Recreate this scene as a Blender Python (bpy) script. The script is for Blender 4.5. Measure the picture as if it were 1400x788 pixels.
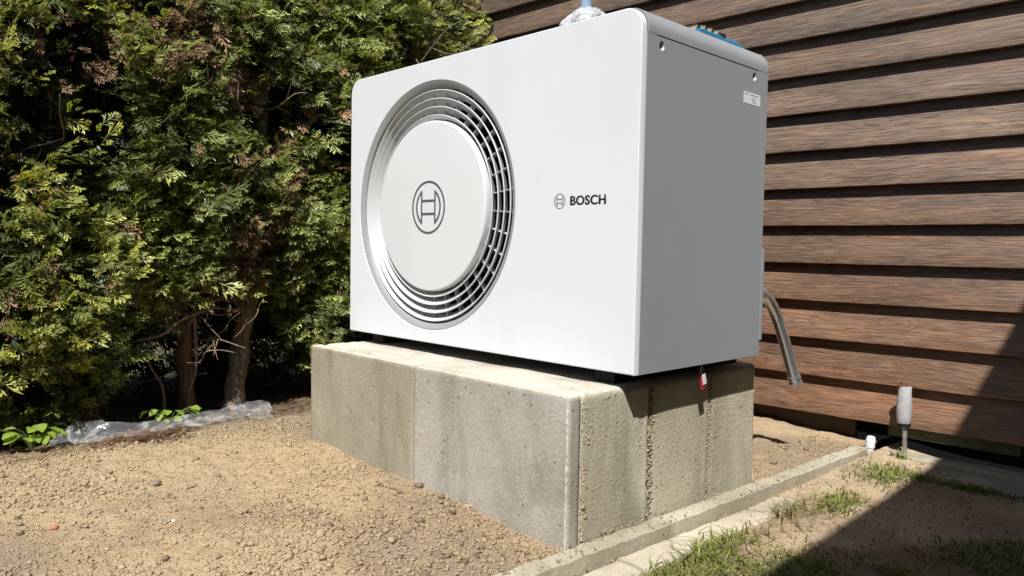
import bpy, bmesh, math, random
import numpy as np
from mathutils import Vector, Matrix

for o in list(bpy.data.objects): bpy.data.objects.remove(o)
scene = bpy.context.scene
C = scene.collection
random.seed(7); RNG = np.random.default_rng(11)

# ------------------------------------------------------------------ camera
cam_d = bpy.data.cameras.new('camera'); cam = bpy.data.objects.new('camera', cam_d); C.objects.link(cam)
cam_d.sensor_fit = 'HORIZONTAL'; cam_d.sensor_width = 36.0; cam_d.lens = 26.889
cam_d.clip_start = 0.02; cam_d.clip_end = 500
def cam_axes(pitch, roll, yaw):
    cy, sy, cp, sp = math.cos(yaw), math.sin(yaw), math.cos(pitch), math.sin(pitch)
    f = Vector((sy*cp, cy*cp, sp)); r = Vector((cy, -sy, 0)); u = r.cross(f)
    c, s = math.cos(roll), math.sin(roll)
    return c*r + s*u, -s*r + c*u, f
R_, U_, F_ = cam_axes(math.radians(-2.902), math.radians(1.0234), math.radians(-45.8866))
m = Matrix.Identity(4)
for i in range(3): m[i][0] = R_[i]; m[i][1] = U_[i]; m[i][2] = -F_[i]
m.translation = Vector((1.1918, -1.6022, 0.3231)); cam.matrix_world = m
scene.camera = cam

# ------------------------------------------------------------------ light
SUN = Vector((0.34, -0.485, 0.805)).normalized()
world = bpy.data.worlds.new('World'); scene.world = world; world.use_nodes = True
nt = world.node_tree; nt.nodes.clear()
wo = nt.nodes.new('ShaderNodeOutputWorld'); bg = nt.nodes.new('ShaderNodeBackground'); sky = nt.nodes.new('ShaderNodeTexSky')
sky.sky_type = 'NISHITA'; sky.sun_disc = False
sky.sun_elevation = math.asin(SUN.z); sky.sun_rotation = math.atan2(SUN.x, SUN.y)
sky.air_density = 1.0; sky.dust_density = 0.7; sky.ozone_density = 1.0
bg.inputs['Strength'].default_value = 0.052
nt.links.new(sky.outputs[0], bg.inputs[0]); nt.links.new(bg.outputs[0], wo.inputs[0])
sl = bpy.data.lights.new('sun', 'SUN'); sl.energy = 5.0; sl.angle = math.radians(0.53); sl.color = (1.0, 0.975, 0.935)
so = bpy.data.objects.new('sun', sl); C.objects.link(so)
so.rotation_euler = SUN.to_track_quat('Z', 'Y').to_euler(); so.location = (3, -4, 7)
vs = scene.view_settings; vs.view_transform = 'Standard'; vs.look = 'None'; vs.exposure = 0.38; vs.gamma = 1.0
vs.use_curve_mapping = False
cy_ = scene.cycles; cy_.max_bounces = 5; cy_.diffuse_bounces = 2; cy_.glossy_bounces = 2; cy_.transmission_bounces = 4; cy_.transparent_max_bounces = 8

# ------------------------------------------------------------------ helpers
def tag(o, label=None, cat=None, group=None, kind=None):
    if label: o['label'] = label
    if cat: o['category'] = cat
    if group: o['group'] = group
    if kind: o['kind'] = kind
    return o
def empty(name, loc=(0, 0, 0), rz=0.0):
    o = bpy.data.objects.new(name, None); C.objects.link(o); o.location = loc; o.rotation_euler = (0, 0, rz)
    o.empty_display_size = 0.05
    return o
def link(name, me, mat=None, parent=None, world_coords=True):
    o = bpy.data.objects.new(name, me); C.objects.link(o)
    if mat is not None and not me.materials: me.materials.append(mat)
    if parent is not None:
        o.parent = parent
        if world_coords:
            off = Vector((0, 0, 0)); p = parent
            while p is not None: off += p.location; p = p.parent
            o.location = -off
    return o
class MB:
    def __init__(s): s.v = []; s.f = []
    def box(s, x0, x1, y0, y1, z0, z1):
        n = len(s.v)
        s.v += [(x0,y0,z0),(x1,y0,z0),(x1,y1,z0),(x0,y1,z0),(x0,y0,z1),(x1,y0,z1),(x1,y1,z1),(x0,y1,z1)]
        for q in ((0,3,2,1),(4,5,6,7),(0,1,5,4),(1,2,6,5),(2,3,7,6),(3,0,4,7)): s.f.append(tuple(n+i for i in q))
        return s
    def tube(s, pts, rad, seg=10, cap=True):
        pts = [Vector(p) for p in pts]; n0 = len(s.v); k = len(pts)
        if not hasattr(rad, '__len__'): rad = [rad]*k
        t = (pts[1]-pts[0]).normalized(); a = Vector((0,0,1)) if abs(t.z) < 0.9 else Vector((1,0,0))
        u = t.cross(a).normalized()
        for i, p in enumerate(pts):
            t = (pts[min(i+1,k-1)]-pts[max(i-1,0)]).normalized()
            u = (u - t*u.dot(t)).normalized(); w = t.cross(u)
            for j in range(seg):
                an = 2*math.pi*j/seg
                s.v.append(tuple(p + (u*math.cos(an) + w*math.sin(an))*rad[i]))
        for i in range(k-1):
            for j in range(seg):
                j2 = (j+1) % seg
                s.f.append((n0+i*seg+j, n0+i*seg+j2, n0+(i+1)*seg+j2, n0+(i+1)*seg+j))
        if cap:
            s.f.append(tuple(n0+j for j in range(seg))[::-1]); s.f.append(tuple(n0+(k-1)*seg+j for j in range(seg)))
        return s
    def lathe_y(s, cx, cz, prof, seg=96, closed=False):
        # profile (r, y) turned about an axis parallel to Y
        n0 = len(s.v); k = len(prof)
        for (r, y) in prof:
            for j in range(seg):
                a = 2*math.pi*j/seg; s.v.append((cx + r*math.cos(a), y, cz + r*math.sin(a)))
        rng = k if closed else k-1
        for i in range(rng):
            i2 = (i+1) % k
            for j in range(seg):
                j2 = (j+1) % seg
                s.f.append((n0+i*seg+j, n0+i2*seg+j, n0+i2*seg+j2, n0+i*seg+j2))
        return s
    def lathe_z(s, c, prof, seg=24):
        n0 = len(s.v); k = len(prof)
        for (r, z) in prof:
            for j in range(seg):
                a = 2*math.pi*j/seg; s.v.append((c[0]+r*math.cos(a), c[1]+r*math.sin(a), c[2]+z))
        for i in range(k-1):
            for j in range(seg):
                j2 = (j+1) % seg
                s.f.append((n0+i*seg+j, n0+i*seg+j2, n0+(i+1)*seg+j2, n0+(i+1)*seg+j))
        return s
    def mesh(s, name, smooth=False, bevel=0.0, bseg=2, sharp=40):
        me = bpy.data.meshes.new(name); me.from_pydata(s.v, [], s.f); me.validate()
        bm = bmesh.new(); bm.from_mesh(me)
        bmesh.ops.recalc_face_normals(bm, faces=bm.faces)
        if bevel:
            ed = [e for e in bm.edges if len(e.link_faces) == 2 and e.calc_face_angle(0) > math.radians(30)]
            bmesh.ops.bevel(bm, geom=ed, offset=bevel, segments=bseg, affect='EDGES', profile=0.6, clamp_overlap=True)
        bm.to_mesh(me); bm.free()
        if smooth:
            me.polygons.foreach_set('use_smooth', [True]*len(me.polygons))
            try: me.set_sharp_from_angle(angle=math.radians(sharp))
            except Exception: pass
        return me
    def build(s, name, mat, parent=None, smooth=False, bevel=0.0, bseg=2, wc=True, sharp=40):
        return link(name, s.mesh(name, smooth, bevel, bseg, sharp), mat, parent, wc)
def np_mesh(name, V, F, col=None, smooth=False):
    # V (n,3), F (m,k) all faces of one size
    me = bpy.data.meshes.new(name)
    V = np.ascontiguousarray(V, dtype=np.float32); F = np.ascontiguousarray(F, dtype=np.int32)
    me.vertices.add(len(V)); me.vertices.foreach_set('co', V.ravel())
    k = F.shape[1]
    me.loops.add(F.size); me.loops.foreach_set('vertex_index', F.ravel())
    me.polygons.add(len(F)); me.polygons.foreach_set('loop_start', np.arange(0, F.size, k, dtype=np.int32))
    if smooth: me.polygons.foreach_set('use_smooth', np.ones(len(F), dtype=bool))
    me.update(calc_edges=True)
    if col is not None:
        at = me.color_attributes.new('tint', 'FLOAT_COLOR', 'POINT')
        c4 = np.ones((len(V), 4), dtype=np.float32); c4[:, :3] = col
        at.data.foreach_set('color', c4.ravel())
    return me
# lattice value noise, vectorised
_T = np.random.default_rng(3).random(65536).astype(np.float64)
def vnoise(x, y, z=None):
    x = np.asarray(x, float); y = np.asarray(y, float); z = np.zeros_like(x) if z is None else np.asarray(z, float)
    xi = np.floor(x).astype(np.int64); yi = np.floor(y).astype(np.int64); zi = np.floor(z).astype(np.int64)
    fx, fy, fz = x-xi, y-yi, z-zi
    fx = fx*fx*(3-2*fx); fy = fy*fy*(3-2*fy); fz = fz*fz*(3-2*fz)
    def h(a, b, c): return _T[((a*73856093) ^ (b*19349663) ^ (c*83492791)) & 65535]
    r = 0
    for dx in (0, 1):
        wx = fx if dx else 1-fx
        for dy in (0, 1):
            wy = fy if dy else 1-fy
            for dz in (0, 1):
                wz = fz if dz else 1-fz
                r = r + wx*wy*wz*h(xi+dx, yi+dy, zi+dz)
    return r*2-1
def fbm(x, y, z=None, oct=4, gain=0.5):
    a, s, r = 1.0, 1.0, 0
    for i in range(oct):
        r = r + a*vnoise(x*s + 17.3*i, y*s - 9.1*i, None if z is None else z*s + 5.7*i); a *= gain; s *= 2.03
    return r

# ------------------------------------------------------------------ materials
def new_mat(name):
    mt = bpy.data.materials.new(name); mt.use_nodes = True
    n = mt.node_tree; b = n.nodes['Principled BSDF']
    return mt, n, b
def N(nt, typ, **kw):
    n = nt.nodes.new(typ)
    for k, v in kw.items():
        if k in n.inputs: n.inputs[k].default_value = v
        else: setattr(n, k, v)
    return n
def ramp(nt, stops, src=None):
    r = nt.nodes.new('ShaderNodeValToRGB'); e = r.color_ramp.elements
    while len(e) < len(stops): e.new(0.5)
    for i, (p, c) in enumerate(stops):
        e[i].position = p; e[i].color = (c[0], c[1], c[2], 1) if hasattr(c, '__len__') else (c, c, c, 1)
    if src is not None: nt.links.new(src, r.inputs[0])
    return r
def mixc(nt, fac, a, b, mode='MIX'):
    mx = nt.nodes.new('ShaderNodeMix'); mx.data_type = 'RGBA'; mx.blend_type = mode
    for si, val in ((0, fac), (6, a), (7, b)):
        sock = mx.inputs[si]
        if hasattr(val, 'is_linked'): nt.links.new(val, sock)
        elif hasattr(val, '__len__'): sock.default_value = (val[0], val[1], val[2], 1)
        else: sock.default_value = val if si == 0 else (val, val, val, 1)
    return mx.outputs[2]
def math_(nt, op, a, b=None, c=None):
    n = nt.nodes.new('ShaderNodeMath'); n.operation = op
    for i, v in enumerate((a, b, c)):
        if v is None: continue
        if hasattr(v, 'is_linked'): nt.links.new(v, n.inputs[i])
        else: n.inputs[i].default_value = v
    return n.outputs[0]
def mapping(nt, src, scale=(1,1,1), loc=(0,0,0)):
    mp = nt.nodes.new('ShaderNodeMapping'); mp.inputs['Scale'].default_value = scale; mp.inputs['Location'].default_value = loc
    nt.links.new(src, mp.inputs[0]); return mp.outputs[0]
def noise(nt, vec, scale, detail=4, rough=0.55, dist=0.0):
    n = N(nt, 'ShaderNodeTexNoise', Scale=scale, Detail=detail, Roughness=rough, Distortion=dist)
    nt.links.new(vec, n.inputs['Vector']); return n.outputs[0]
def bump(nt, b, h, strength=0.3, dist=0.01, prev=None):
    bp = N(nt, 'ShaderNodeBump', Strength=strength, Distance=dist); nt.links.new(h, bp.inputs['Height'])
    if prev is not None: nt.links.new(prev, bp.inputs['Normal'])
    nt.links.new(bp.outputs[0], b.inputs['Normal']); return bp.outputs[0]
def simple(name, col, rough=0.5, metal=0.0, spec=0.5, nscale=0, namp=0.0, bscale=0, bamp=0.0):
    mt, n, b = new_mat(name)
    b.inputs['Roughness'].default_value = rough; b.inputs['Metallic'].default_value = metal
    b.inputs['Specular IOR Level'].default_value = spec
    tc = n.nodes.new('ShaderNodeTexCoord').outputs['Object']
    if nscale:
        f = noise(n, tc, nscale, 5)
        r = ramp(n, [(0.3, [c*(1-namp) for c in col]), (0.7, [min(1, c*(1+namp)) for c in col])], f)
        n.links.new(r.outputs[0], b.inputs['Base Color'])
        rr = ramp(n, [(0.3, max(0, rough-0.06)), (0.7, min(1, rough+0.06))], f); n.links.new(rr.outputs[0], b.inputs['Roughness'])
    else: b.inputs['Base Color'].default_value = (*col, 1)
    if bscale: bump(n, b, noise(n, tc, bscale, 3), bamp, 0.002)
    return mt

M = {}
M['white'] = simple('white_powder_coat', (0.70, 0.725, 0.75), 0.42, 0, 0.45, 2.0, 0.012, 900, 0.03)
def soil_specks(mt, amt):
    n = mt.node_tree; b = n.nodes['Principled BSDF']; src = b.inputs['Base Color'].links[0].from_socket
    tc = n.nodes.new('ShaderNodeTexCoord').outputs['Object']
    sm = ramp(n, [(0.50, 0.0), (0.75, amt)], noise(n, mapping(n, tc, (5, 5, 1.2)), 1.0, 5, 0.6)).outputs[0]
    v = N(n, 'ShaderNodeTexVoronoi', Scale=70.0); n.links.new(tc, v.inputs['Vector'])
    sp = math_(n, 'MULTIPLY', ramp(n, [(0.05, amt*4), (0.09, 0.0)], v.outputs['Distance']).outputs[0], ramp(n, [(0.55, 0.0), (0.65, 1.0)], noise(n, tc, 6, 3)).outputs[0])
    c = mixc(n, sm, src, (0.42, 0.39, 0.34)); c = mixc(n, sp, c, (0.30, 0.25, 0.19)); n.links.new(c, b.inputs['Base Color'])
soil_specks(M['white'], 0.10)
M['silver'] = simple('silver_grey_powder_coat', (0.35, 0.372, 0.395), 0.40, 0.15, 0.5, 1.6, 0.03, 900, 0.04)
soil_specks(M['silver'], 0.12)
M['grille'] = simple('grille_plastic', (0.55, 0.57, 0.575), 0.40, 0.0, 0.5, 3.0, 0.03)
M['disc'] = simple('hub_plastic', (0.66, 0.68, 0.69), 0.55, 0.0, 0.4, 3.0, 0.015)
M['rim'] = simple('rim_grey', (0.34, 0.355, 0.36), 0.42, 0.1, 0.5, 3.0, 0.03)
M['dark'] = simple('dark_interior', (0.012, 0.012, 0.013), 0.7)
M['seam'] = simple('seam_gasket', (0.06, 0.06, 0.065), 0.7)
M['black_rubber'] = simple('black_rubber', (0.018, 0.017, 0.016), 0.75, 0, 0.3, 30, 0.3)
M['ink_black'] = simple('black_print', (0.012, 0.012, 0.014), 0.5)
M['ink_grey'] = simple('grey_print', (0.10, 0.105, 0.105), 0.5)
M['paper'] = simple('sticker_paper', (0.78, 0.78, 0.80), 0.5)
M['steel'] = simple('stainless_steel', (0.58, 0.59, 0.61), 0.20, 0.80, 0.7, 40, 0.06)
M['galv'] = simple('galvanised_rod', (0.42, 0.41, 0.38), 0.45, 0.7, 0.5, 60, 0.2)
M['foam'] = simple('grey_pipe_foam', (0.40, 0.40, 0.41), 0.85, 0, 0.3, 60, 0.16, 90, 0.5)
M['rust'] = simple('rusty_cap', (0.16, 0.075, 0.045), 0.7, 0.2, 0.4, 60, 0.4)
M['pvc'] = simple('white_pvc', (0.72, 0.73, 0.74), 0.4, 0, 0.5, 20, 0.06)
M['red'] = simple('red_plastic', (0.45, 0.02, 0.035), 0.4)
M['tagwhite'] = simple('white_plastic', (0.78, 0.78, 0.77), 0.4)
M['blue'] = simple('blue_plastic', (0.025, 0.19, 0.36), 0.35, 0, 0.5, 40, 0.25)
M['bristle'] = simple('pale_bristle', (0.55, 0.50, 0.36), 0.6)
M['polecol'] = simple('blue_grey_plastic', (0.26, 0.36, 0.50), 0.35, 0, 0.5, 30, 0.1)

def wood_mat(name, tints=True):
    mt, n, b = new_mat(name); L = n.links
    tc = n.nodes.new('ShaderNodeTexCoord').outputs['Object']
    oi = n.nodes.new('ShaderNodeObjectInfo')
    sep = n.nodes.new('ShaderNodeSeparateXYZ'); L.new(tc, sep.inputs[0])
    comb = n.nodes.new('ShaderNodeCombineXYZ')
    L.new(math_(n, 'ADD', sep.outputs[0], math_(n, 'MULTIPLY', oi.outputs['Random'], 37.0)), comb.inputs[0])
    L.new(sep.outputs[1], comb.inputs[1])
    L.new(math_(n, 'ADD', sep.outputs[2], math_(n, 'MULTIPLY', oi.outputs['Random'], 11.0)), comb.inputs[2])
    P = comb.outputs[0]
    # knots
    kv = N(n, 'ShaderNodeTexVoronoi', Scale=1.0, Randomness=1.0); L.new(mapping(n, P, (3.1, 0.0, 8.5), (0.37, 0, 0.2)), kv.inputs['Vector'])
    kd = kv.outputs['Distance']
    swirl = ramp(n, [(0.0, 1.0), (0.10, 0.62), (0.30, 0.1), (0.5, 0.0)], kd).outputs[0]
    # growth rings as contour lines of a stretched field
    fld = noise(n, mapping(n, P, (0.55, 0.3, 4.2)), 1.0, 2.2, 0.42, 0.2)
    fld2 = noise(n, mapping(n, P, (9, 3, 60)), 1.0, 3, 0.6)
    f = math_(n, 'ADD', math_(n, 'MULTIPLY', fld, 24.0), math_(n, 'MULTIPLY', swirl, 4.5))
    f = math_(n, 'ADD', f, math_(n, 'MULTIPLY', sep.outputs[2], 48.0))
    f = math_(n, 'ADD', f, math_(n, 'MULTIPLY', fld2, 0.55))
    fr = math_(n, 'FRACT', f)
    lines = ramp(n, [(0.0, 0.25), (0.35, 0.05), (0.8, 0.55), (0.93, 1.0), (1.0, 0.3)], fr).outputs[0]
    amt = ramp(n, [(0.34, 0.25), (0.58, 1.0)], noise(n, mapping(n, P, (1.4, 0.5, 9)), 1.0, 3)).outputs[0]
    lines = math_(n, 'MULTIPLY', lines, amt)
    fib = noise(n, mapping(n, P, (14, 40, 420)), 1.0, 3, 0.6)
    big = noise(n, mapping(n, P, (1.3, 1, 7)), 1.0, 4, 0.6)
    base = ramp(n, [(0.30, (0.050, 0.032, 0.022)), (0.48, (0.135, 0.086, 0.055)), (0.68, (0.27, 0.178, 0.112))], big).outputs[0]
    orange = ramp(n, [(0.52, 0.0), (0.72, 0.75)], noise(n, mapping(n, P, (1.7, 1, 26), (5, 0, 3)), 1.0, 5, 0.65)).outputs[0]
    base = mixc(n, orange, base, (0.30, 0.125, 0.048))
    base = mixc(n, math_(n, 'MULTIPLY', lines, 0.74), base, (0.034, 0.021, 0.018))
    streak = noise(n, mapping(n, P, (5, 8, 130), (3, 2, 1)), 1.0, 4, 0.65)
    base = mixc(n, ramp(n, [(0.40, 0.0), (0.60, 0.72)], streak).outputs[0], base, (0.042, 0.029, 0.025))
    base = mixc(n, ramp(n, [(0.60, 0.0), (0.75, 0.35)], noise(n, mapping(n, P, (3, 8, 60), (8, 2, 4)), 1.0, 4, 0.65)).outputs[0], base, (0.36, 0.29, 0.245))
    base = mixc(n, ramp(n, [(0.42, 0.0), (0.68, 0.48)], fib).outputs[0], base, (0.34, 0.27, 0.22))
    kn = ramp(n, [(0.0, 1.0), (0.055, 0.75), (0.10, 0.0)], kd).outputs[0]
    ring = ramp(n, [(0.05, 0.0), (0.085, 0.8), (0.13, 0.0)], kd).outputs[0]
    base = mixc(n, math_(n, 'MULTIPLY', ring, 0.3), base, (0.34, 0.17, 0.08))
    base = mixc(n, math_(n, 'MULTIPLY', kn, 0.55), base, (0.085, 0.042, 0.026))
    # pale scuffs and weathered streaks
    sc = ramp(n, [(0.70, 0.0), (0.76, 0.6)], noise(n, mapping(n, P, (26, 10, 170), (2, 1, 7)), 1.0, 2, 0.5)).outputs[0]
    base = mixc(n, math_(n, 'MULTIPLY', sc, 0.45), base, (0.42, 0.35, 0.30))
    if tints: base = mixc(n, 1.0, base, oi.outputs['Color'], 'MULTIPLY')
    L.new(base, b.inputs['Base Color'])
    L.new(ramp(n, [(0.0, 0.40), (1.0, 0.58)], fib).outputs[0], b.inputs['Roughness'])
    b.inputs['Specular IOR Level'].default_value = 0.55
    h = math_(n, 'ADD', math_(n, 'MULTIPLY', fib, 0.6), math_(n, 'MULTIPLY', lines, -0.9))
    h = math_(n, 'ADD', h, math_(n, 'MULTIPLY', kn, 0.6))
    bump(n, b, h, 0.6, 0.0016)
    return mt
M['wood'] = wood_mat('stained_larch_boards')
M['dark_wood'] = simple('dark_timber', (0.055, 0.034, 0.024), 0.7, 0, 0.4, 12, 0.4)
M['green_wood'] = simple('old_treated_batten', (0.10, 0.10, 0.055), 0.75, 0, 0.4, 14, 0.35)
M['masonry'] = simple('foundation_render', (0.055, 0.052, 0.05), 0.9, 0, 0.3, 6, 0.3)
M['roofing'] = simple('roof_felt', (0.06, 0.058, 0.056), 0.9, 0, 0.3, 30, 0.3)

def concrete_mat(name, lo, mid, hi, stain, speck=0.5, bscale=220, bamp=0.5, moss=0.0, stain_scale=2.6):
    mt, n, b = new_mat(name); L = n.links
    tc = n.nodes.new('ShaderNodeTexCoord').outputs['Object']
    big = noise(n, tc, 3.0, 5, 0.6)
    c = ramp(n, [(0.3, lo), (0.5, mid), (0.72, hi)], big).outputs[0]
    st = ramp(n, [(0.46, 0.0), (0.64, 0.9)], noise(n, mapping(n, tc, (1.6, 1.6, 0.55)), stain_scale, 5, 0.6, 0.6)).outputs[0]
    c = mixc(n, st, c, stain)
    fine = noise(n, tc, bscale, 4, 0.7)
    c = mixc(n, ramp(n, [(0.34, 0.6), (0.46, 0.0)], fine).outputs[0], c, [x*0.5 for x in mid])
    c = mixc(n, ramp(n, [(0.56, 0.0), (0.68, 0.7)], fine).outputs[0], c, [min(1, x*1.45) for x in hi])
    v = N(n, 'ShaderNodeTexVoronoi', Scale=95.0); L.new(tc, v.inputs['Vector'])
    agg = math_(n, 'MULTIPLY', ramp(n, [(0.14, 1.0), (0.30, 0.0)], v.outputs['Distance']).outputs[0], speck)
    ac = mixc(n, 0.55, mid, v.outputs['Color'], 'OVERLAY')
    c = mixc(n, agg, c, ac)
    pit = ramp(n, [(0.06, 1.0), (0.12, 0.0)], None)
    v2 = N(n, 'ShaderNodeTexVoronoi', Scale=26.0); L.new(tc, v2.inputs['Vector']); L.new(v2.outputs['Distance'], pit.inputs[0])
    c = mixc(n, math_(n, 'MULTIPLY', pit.outputs[0], 0.75), c, [x*0.25 for x in lo])
    if moss:
        mo = ramp(n, [(0.52, 0.0), (0.70, moss)], noise(n, tc, 5.2, 5, 0.65)).outputs[0]
        c = mixc(n, mo, c, (0.17, 0.165, 0.07))
    L.new(c, b.inputs['Base Color']); b.inputs['Roughness'].default_value = 0.9; b.inputs['Specular IOR Level'].default_value = 0.3
    h = math_(n, 'SUBTRACT', math_(n, 'ADD', math_(n, 'ADD', fine, math_(n, 'MULTIPLY', noise(n, tc, bscale*2.1, 2, 0.6), 0.5)), math_(n, 'MULTIPLY', v.outputs['Distance'], 0.5)), math_(n, 'MULTIPLY', pit.outputs[0], 1.2))
    bump(n, b, h, bamp, 0.004)
    return mt
M['slab_a'] = concrete_mat('facing_concrete_olive', (0.27, 0.24, 0.175), (0.34, 0.30, 0.225), (0.42, 0.38, 0.295), (0.215, 0.19, 0.125), 0.3, 260, 0.35)
M['slab_b'] = concrete_mat('facing_concrete_grey', (0.33, 0.295, 0.245), (0.41, 0.375, 0.32), (0.50, 0.465, 0.41), (0.25, 0.225, 0.175), 0.3, 260, 0.35)
M['core'] = concrete_mat('poured_concrete', (0.47, 0.42, 0.315), (0.585, 0.525, 0.40), (0.69, 0.63, 0.50), (0.38, 0.34, 0.245), 0.7, 420, 0.9, 0.16)
M['top'] = concrete_mat('screed_concrete', (0.49, 0.44, 0.36), (0.57, 0.52, 0.44), (0.65, 0.605, 0.525), (0.41, 0.37, 0.295), 0.2, 200, 0.5)
M['kerb'] = concrete_mat('kerb_concrete', (0.36, 0.32, 0.24), (0.44, 0.395, 0.305), (0.52, 0.47, 0.375), (0.30, 0.265, 0.19), 0.35, 240, 0.5, 0.1)
M['paver'] = concrete_mat('paver_concrete', (0.43, 0.38, 0.285), (0.53, 0.47, 0.365), (0.61, 0.555, 0.445), (0.35, 0.30, 0.22), 0.4, 220, 0.5)

def soil_mat(name, cols, attr=False, fine_scale=260, bamp=0.7):
    mt, n, b = new_mat(name); L = n.links
    tc = n.nodes.new('ShaderNodeTexCoord').outputs['Object']
    big = noise(n, tc, 2.2, 5, 0.6); med = noise(n, tc, 22, 5, 0.65); fine = noise(n, tc, fine_scale, 3, 0.6)
    mx = math_(n, 'ADD', math_(n, 'MULTIPLY', big, 0.55), math_(n, 'MULTIPLY', med, 0.45))
    c = ramp(n, [(0.36, cols[0]), (0.50, cols[1]), (0.62, cols[2])], mx).outputs[0]
    if attr:
        a = n.nodes.new('ShaderNodeVertexColor'); a.layer_name = 'tint'
        c = mixc(n, 0.75, c, a.outputs[0])
    c = mixc(n, ramp(n, [(0.35, 0.45), (0.55, 0.0)], fine).outputs[0], c, [x*0.5 for x in cols[0]])
    L.new(c, b.inputs['Base Color']); b.inputs['Roughness'].default_value = 0.95; b.inputs['Specular IOR Level'].default_value = 0.15
    v = N(n, 'ShaderNodeTexVoronoi', Scale=120.0); L.new(tc, v.inputs['Vector'])
    v2 = N(n, 'ShaderNodeTexVoronoi', Scale=260.0); L.new(tc, v2.inputs['Vector'])
    hh = math_(n, 'ADD', math_(n, 'MULTIPLY', v.outputs['Distance'], -0.55), math_(n, 'MULTIPLY', v2.outputs['Distance'], -0.8))
    bump(n, b, math_(n, 'ADD', math_(n, 'MULTIPLY', fine, 0.6), hh), bamp, 0.006)
    return mt
M['soil'] = soil_mat('sandy_soil', [(0.33, 0.245, 0.16), (0.44, 0.335, 0.215), (0.53, 0.41, 0.265)], True)
M['dirt'] = soil_mat('trodden_dirt', [(0.42, 0.315, 0.205), (0.53, 0.41, 0.27), (0.62, 0.49, 0.34)], True, 300, 0.6)
M['clod'] = soil_mat('soil_clods', [(0.36, 0.26, 0.165), (0.46, 0.35, 0.22), (0.55, 0.43, 0.275)], True, 500, 0.5)
M['earth'] = soil_mat('far_earth', [(0.10, 0.075, 0.045), (0.13, 0.11, 0.06), (0.16, 0.14, 0.08)])

def leaf_mat(name, rough=0.45, trans=0.35, spec=0.4):
    mt, n, b = new_mat(name); L = n.links
    a = n.nodes.new('ShaderNodeVertexColor'); a.layer_name = 'tint'
    tc = n.nodes.new('ShaderNodeTexCoord').outputs['Object']
    c = mixc(n, 0.35, a.outputs[0], ramp(n, [(0.3, 0.45), (0.7, 1.4)], noise(n, tc, 60, 2)).outputs[0], 'MULTIPLY')
    L.new(c, b.inputs['Base Color']); b.inputs['Roughness'].default_value = rough; b.inputs['Specular IOR Level'].default_value = spec
    tr = n.nodes.new('ShaderNodeBsdfTranslucent'); L.new(mixc(n, 1.0, c, (1.0, 1.05, 0.45), 'MULTIPLY'), tr.inputs[0])
    ms = n.nodes.new('ShaderNodeMixShader'); ms.inputs[0].default_value = trans
    L.new(b.outputs[0], ms.inputs[1]); L.new(tr.outputs[0], ms.inputs[2])
    L.new(ms.outputs[0], n.nodes['Material Output'].inputs['Surface'])
    return mt
M['conifer'] = leaf_mat('conifer_foliage', 0.38, 0.32, 0.5)
M['dead'] = leaf_mat('dead_foliage', 0.7, 0.12, 0.2)
M['broad'] = leaf_mat('broad_leaf', 0.4, 0.4)
M['grass'] = leaf_mat('grass_blade', 0.45, 0.35)
def bark_mat(name, cols, flecks):
    mt, n, b = new_mat(name); L = n.links
    tc = n.nodes.new('ShaderNodeTexCoord').outputs['Object']
    f = noise(n, mapping(n, tc, (60, 60, 14)), 1.0, 5, 0.65)
    c = ramp(n, [(0.3, cols[0]), (0.5, cols[1]), (0.7, cols[2])], f).outputs[0]
    if flecks:
        v = ramp(n, [(0.58, 0.0), (0.63, 0.8)], noise(n, mapping(n, tc, (40, 40, 24)), 1.0, 3, 0.6)).outputs[0]
        c = mixc(n, v, c, (0.42, 0.38, 0.33))
    L.new(c, b.inputs['Base Color']); b.inputs['Roughness'].default_value = 0.85
    bump(n, b, f, 0.9, 0.006); return mt
M['bark'] = bark_mat('flaky_bark', [(0.09, 0.065, 0.05), (0.22, 0.165, 0.125), (0.36, 0.29, 0.235)], True)
M['bark_red'] = bark_mat('stringy_bark', [(0.08, 0.045, 0.03), (0.17, 0.10, 0.068), (0.28, 0.18, 0.13)], False)
M['twig'] = bark_mat('bare_twig', [(0.14, 0.095, 0.065), (0.24, 0.17, 0.12), (0.36, 0.27, 0.20)], False)
def foil_mat(name, lo=0.10, hi=0.62):
    mt, n, b = new_mat(name); L = n.links
    b.inputs['Base Color'].default_value = (0.86, 0.88, 0.90, 1); b.inputs['Roughness'].default_value = 0.12; b.inputs['Specular IOR Level'].default_value = 1.0
    tr = n.nodes.new('ShaderNodeBsdfTransparent'); tr.inputs[0].default_value = (0.94, 0.96, 0.98, 1)
    ms = n.nodes.new('ShaderNodeMixShader'); tc = n.nodes.new('ShaderNodeTexCoord').outputs['Object']
    crease = noise(n, mapping(n, tc, (16, 9, 24)), 1.0, 3, 0.6, 1.5)
    f = ramp(n, [(0.42, lo), (0.55, lo*1.6), (0.66, hi)], crease).outputs[0]
    L.new(f, ms.inputs[0]); L.new(tr.outputs[0], ms.inputs[1]); L.new(b.outputs[0], ms.inputs[2])
    L.new(ms.outputs[0], n.nodes['Material Output'].inputs['Surface'])
    bump(n, b, noise(n, mapping(n, tc, (26, 12, 30)), 1.0, 2, 0.5, 1.0), 0.35, 0.02)
    return mt
M['foil'] = foil_mat('clear_plastic_film', 0.09, 0.34)

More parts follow.
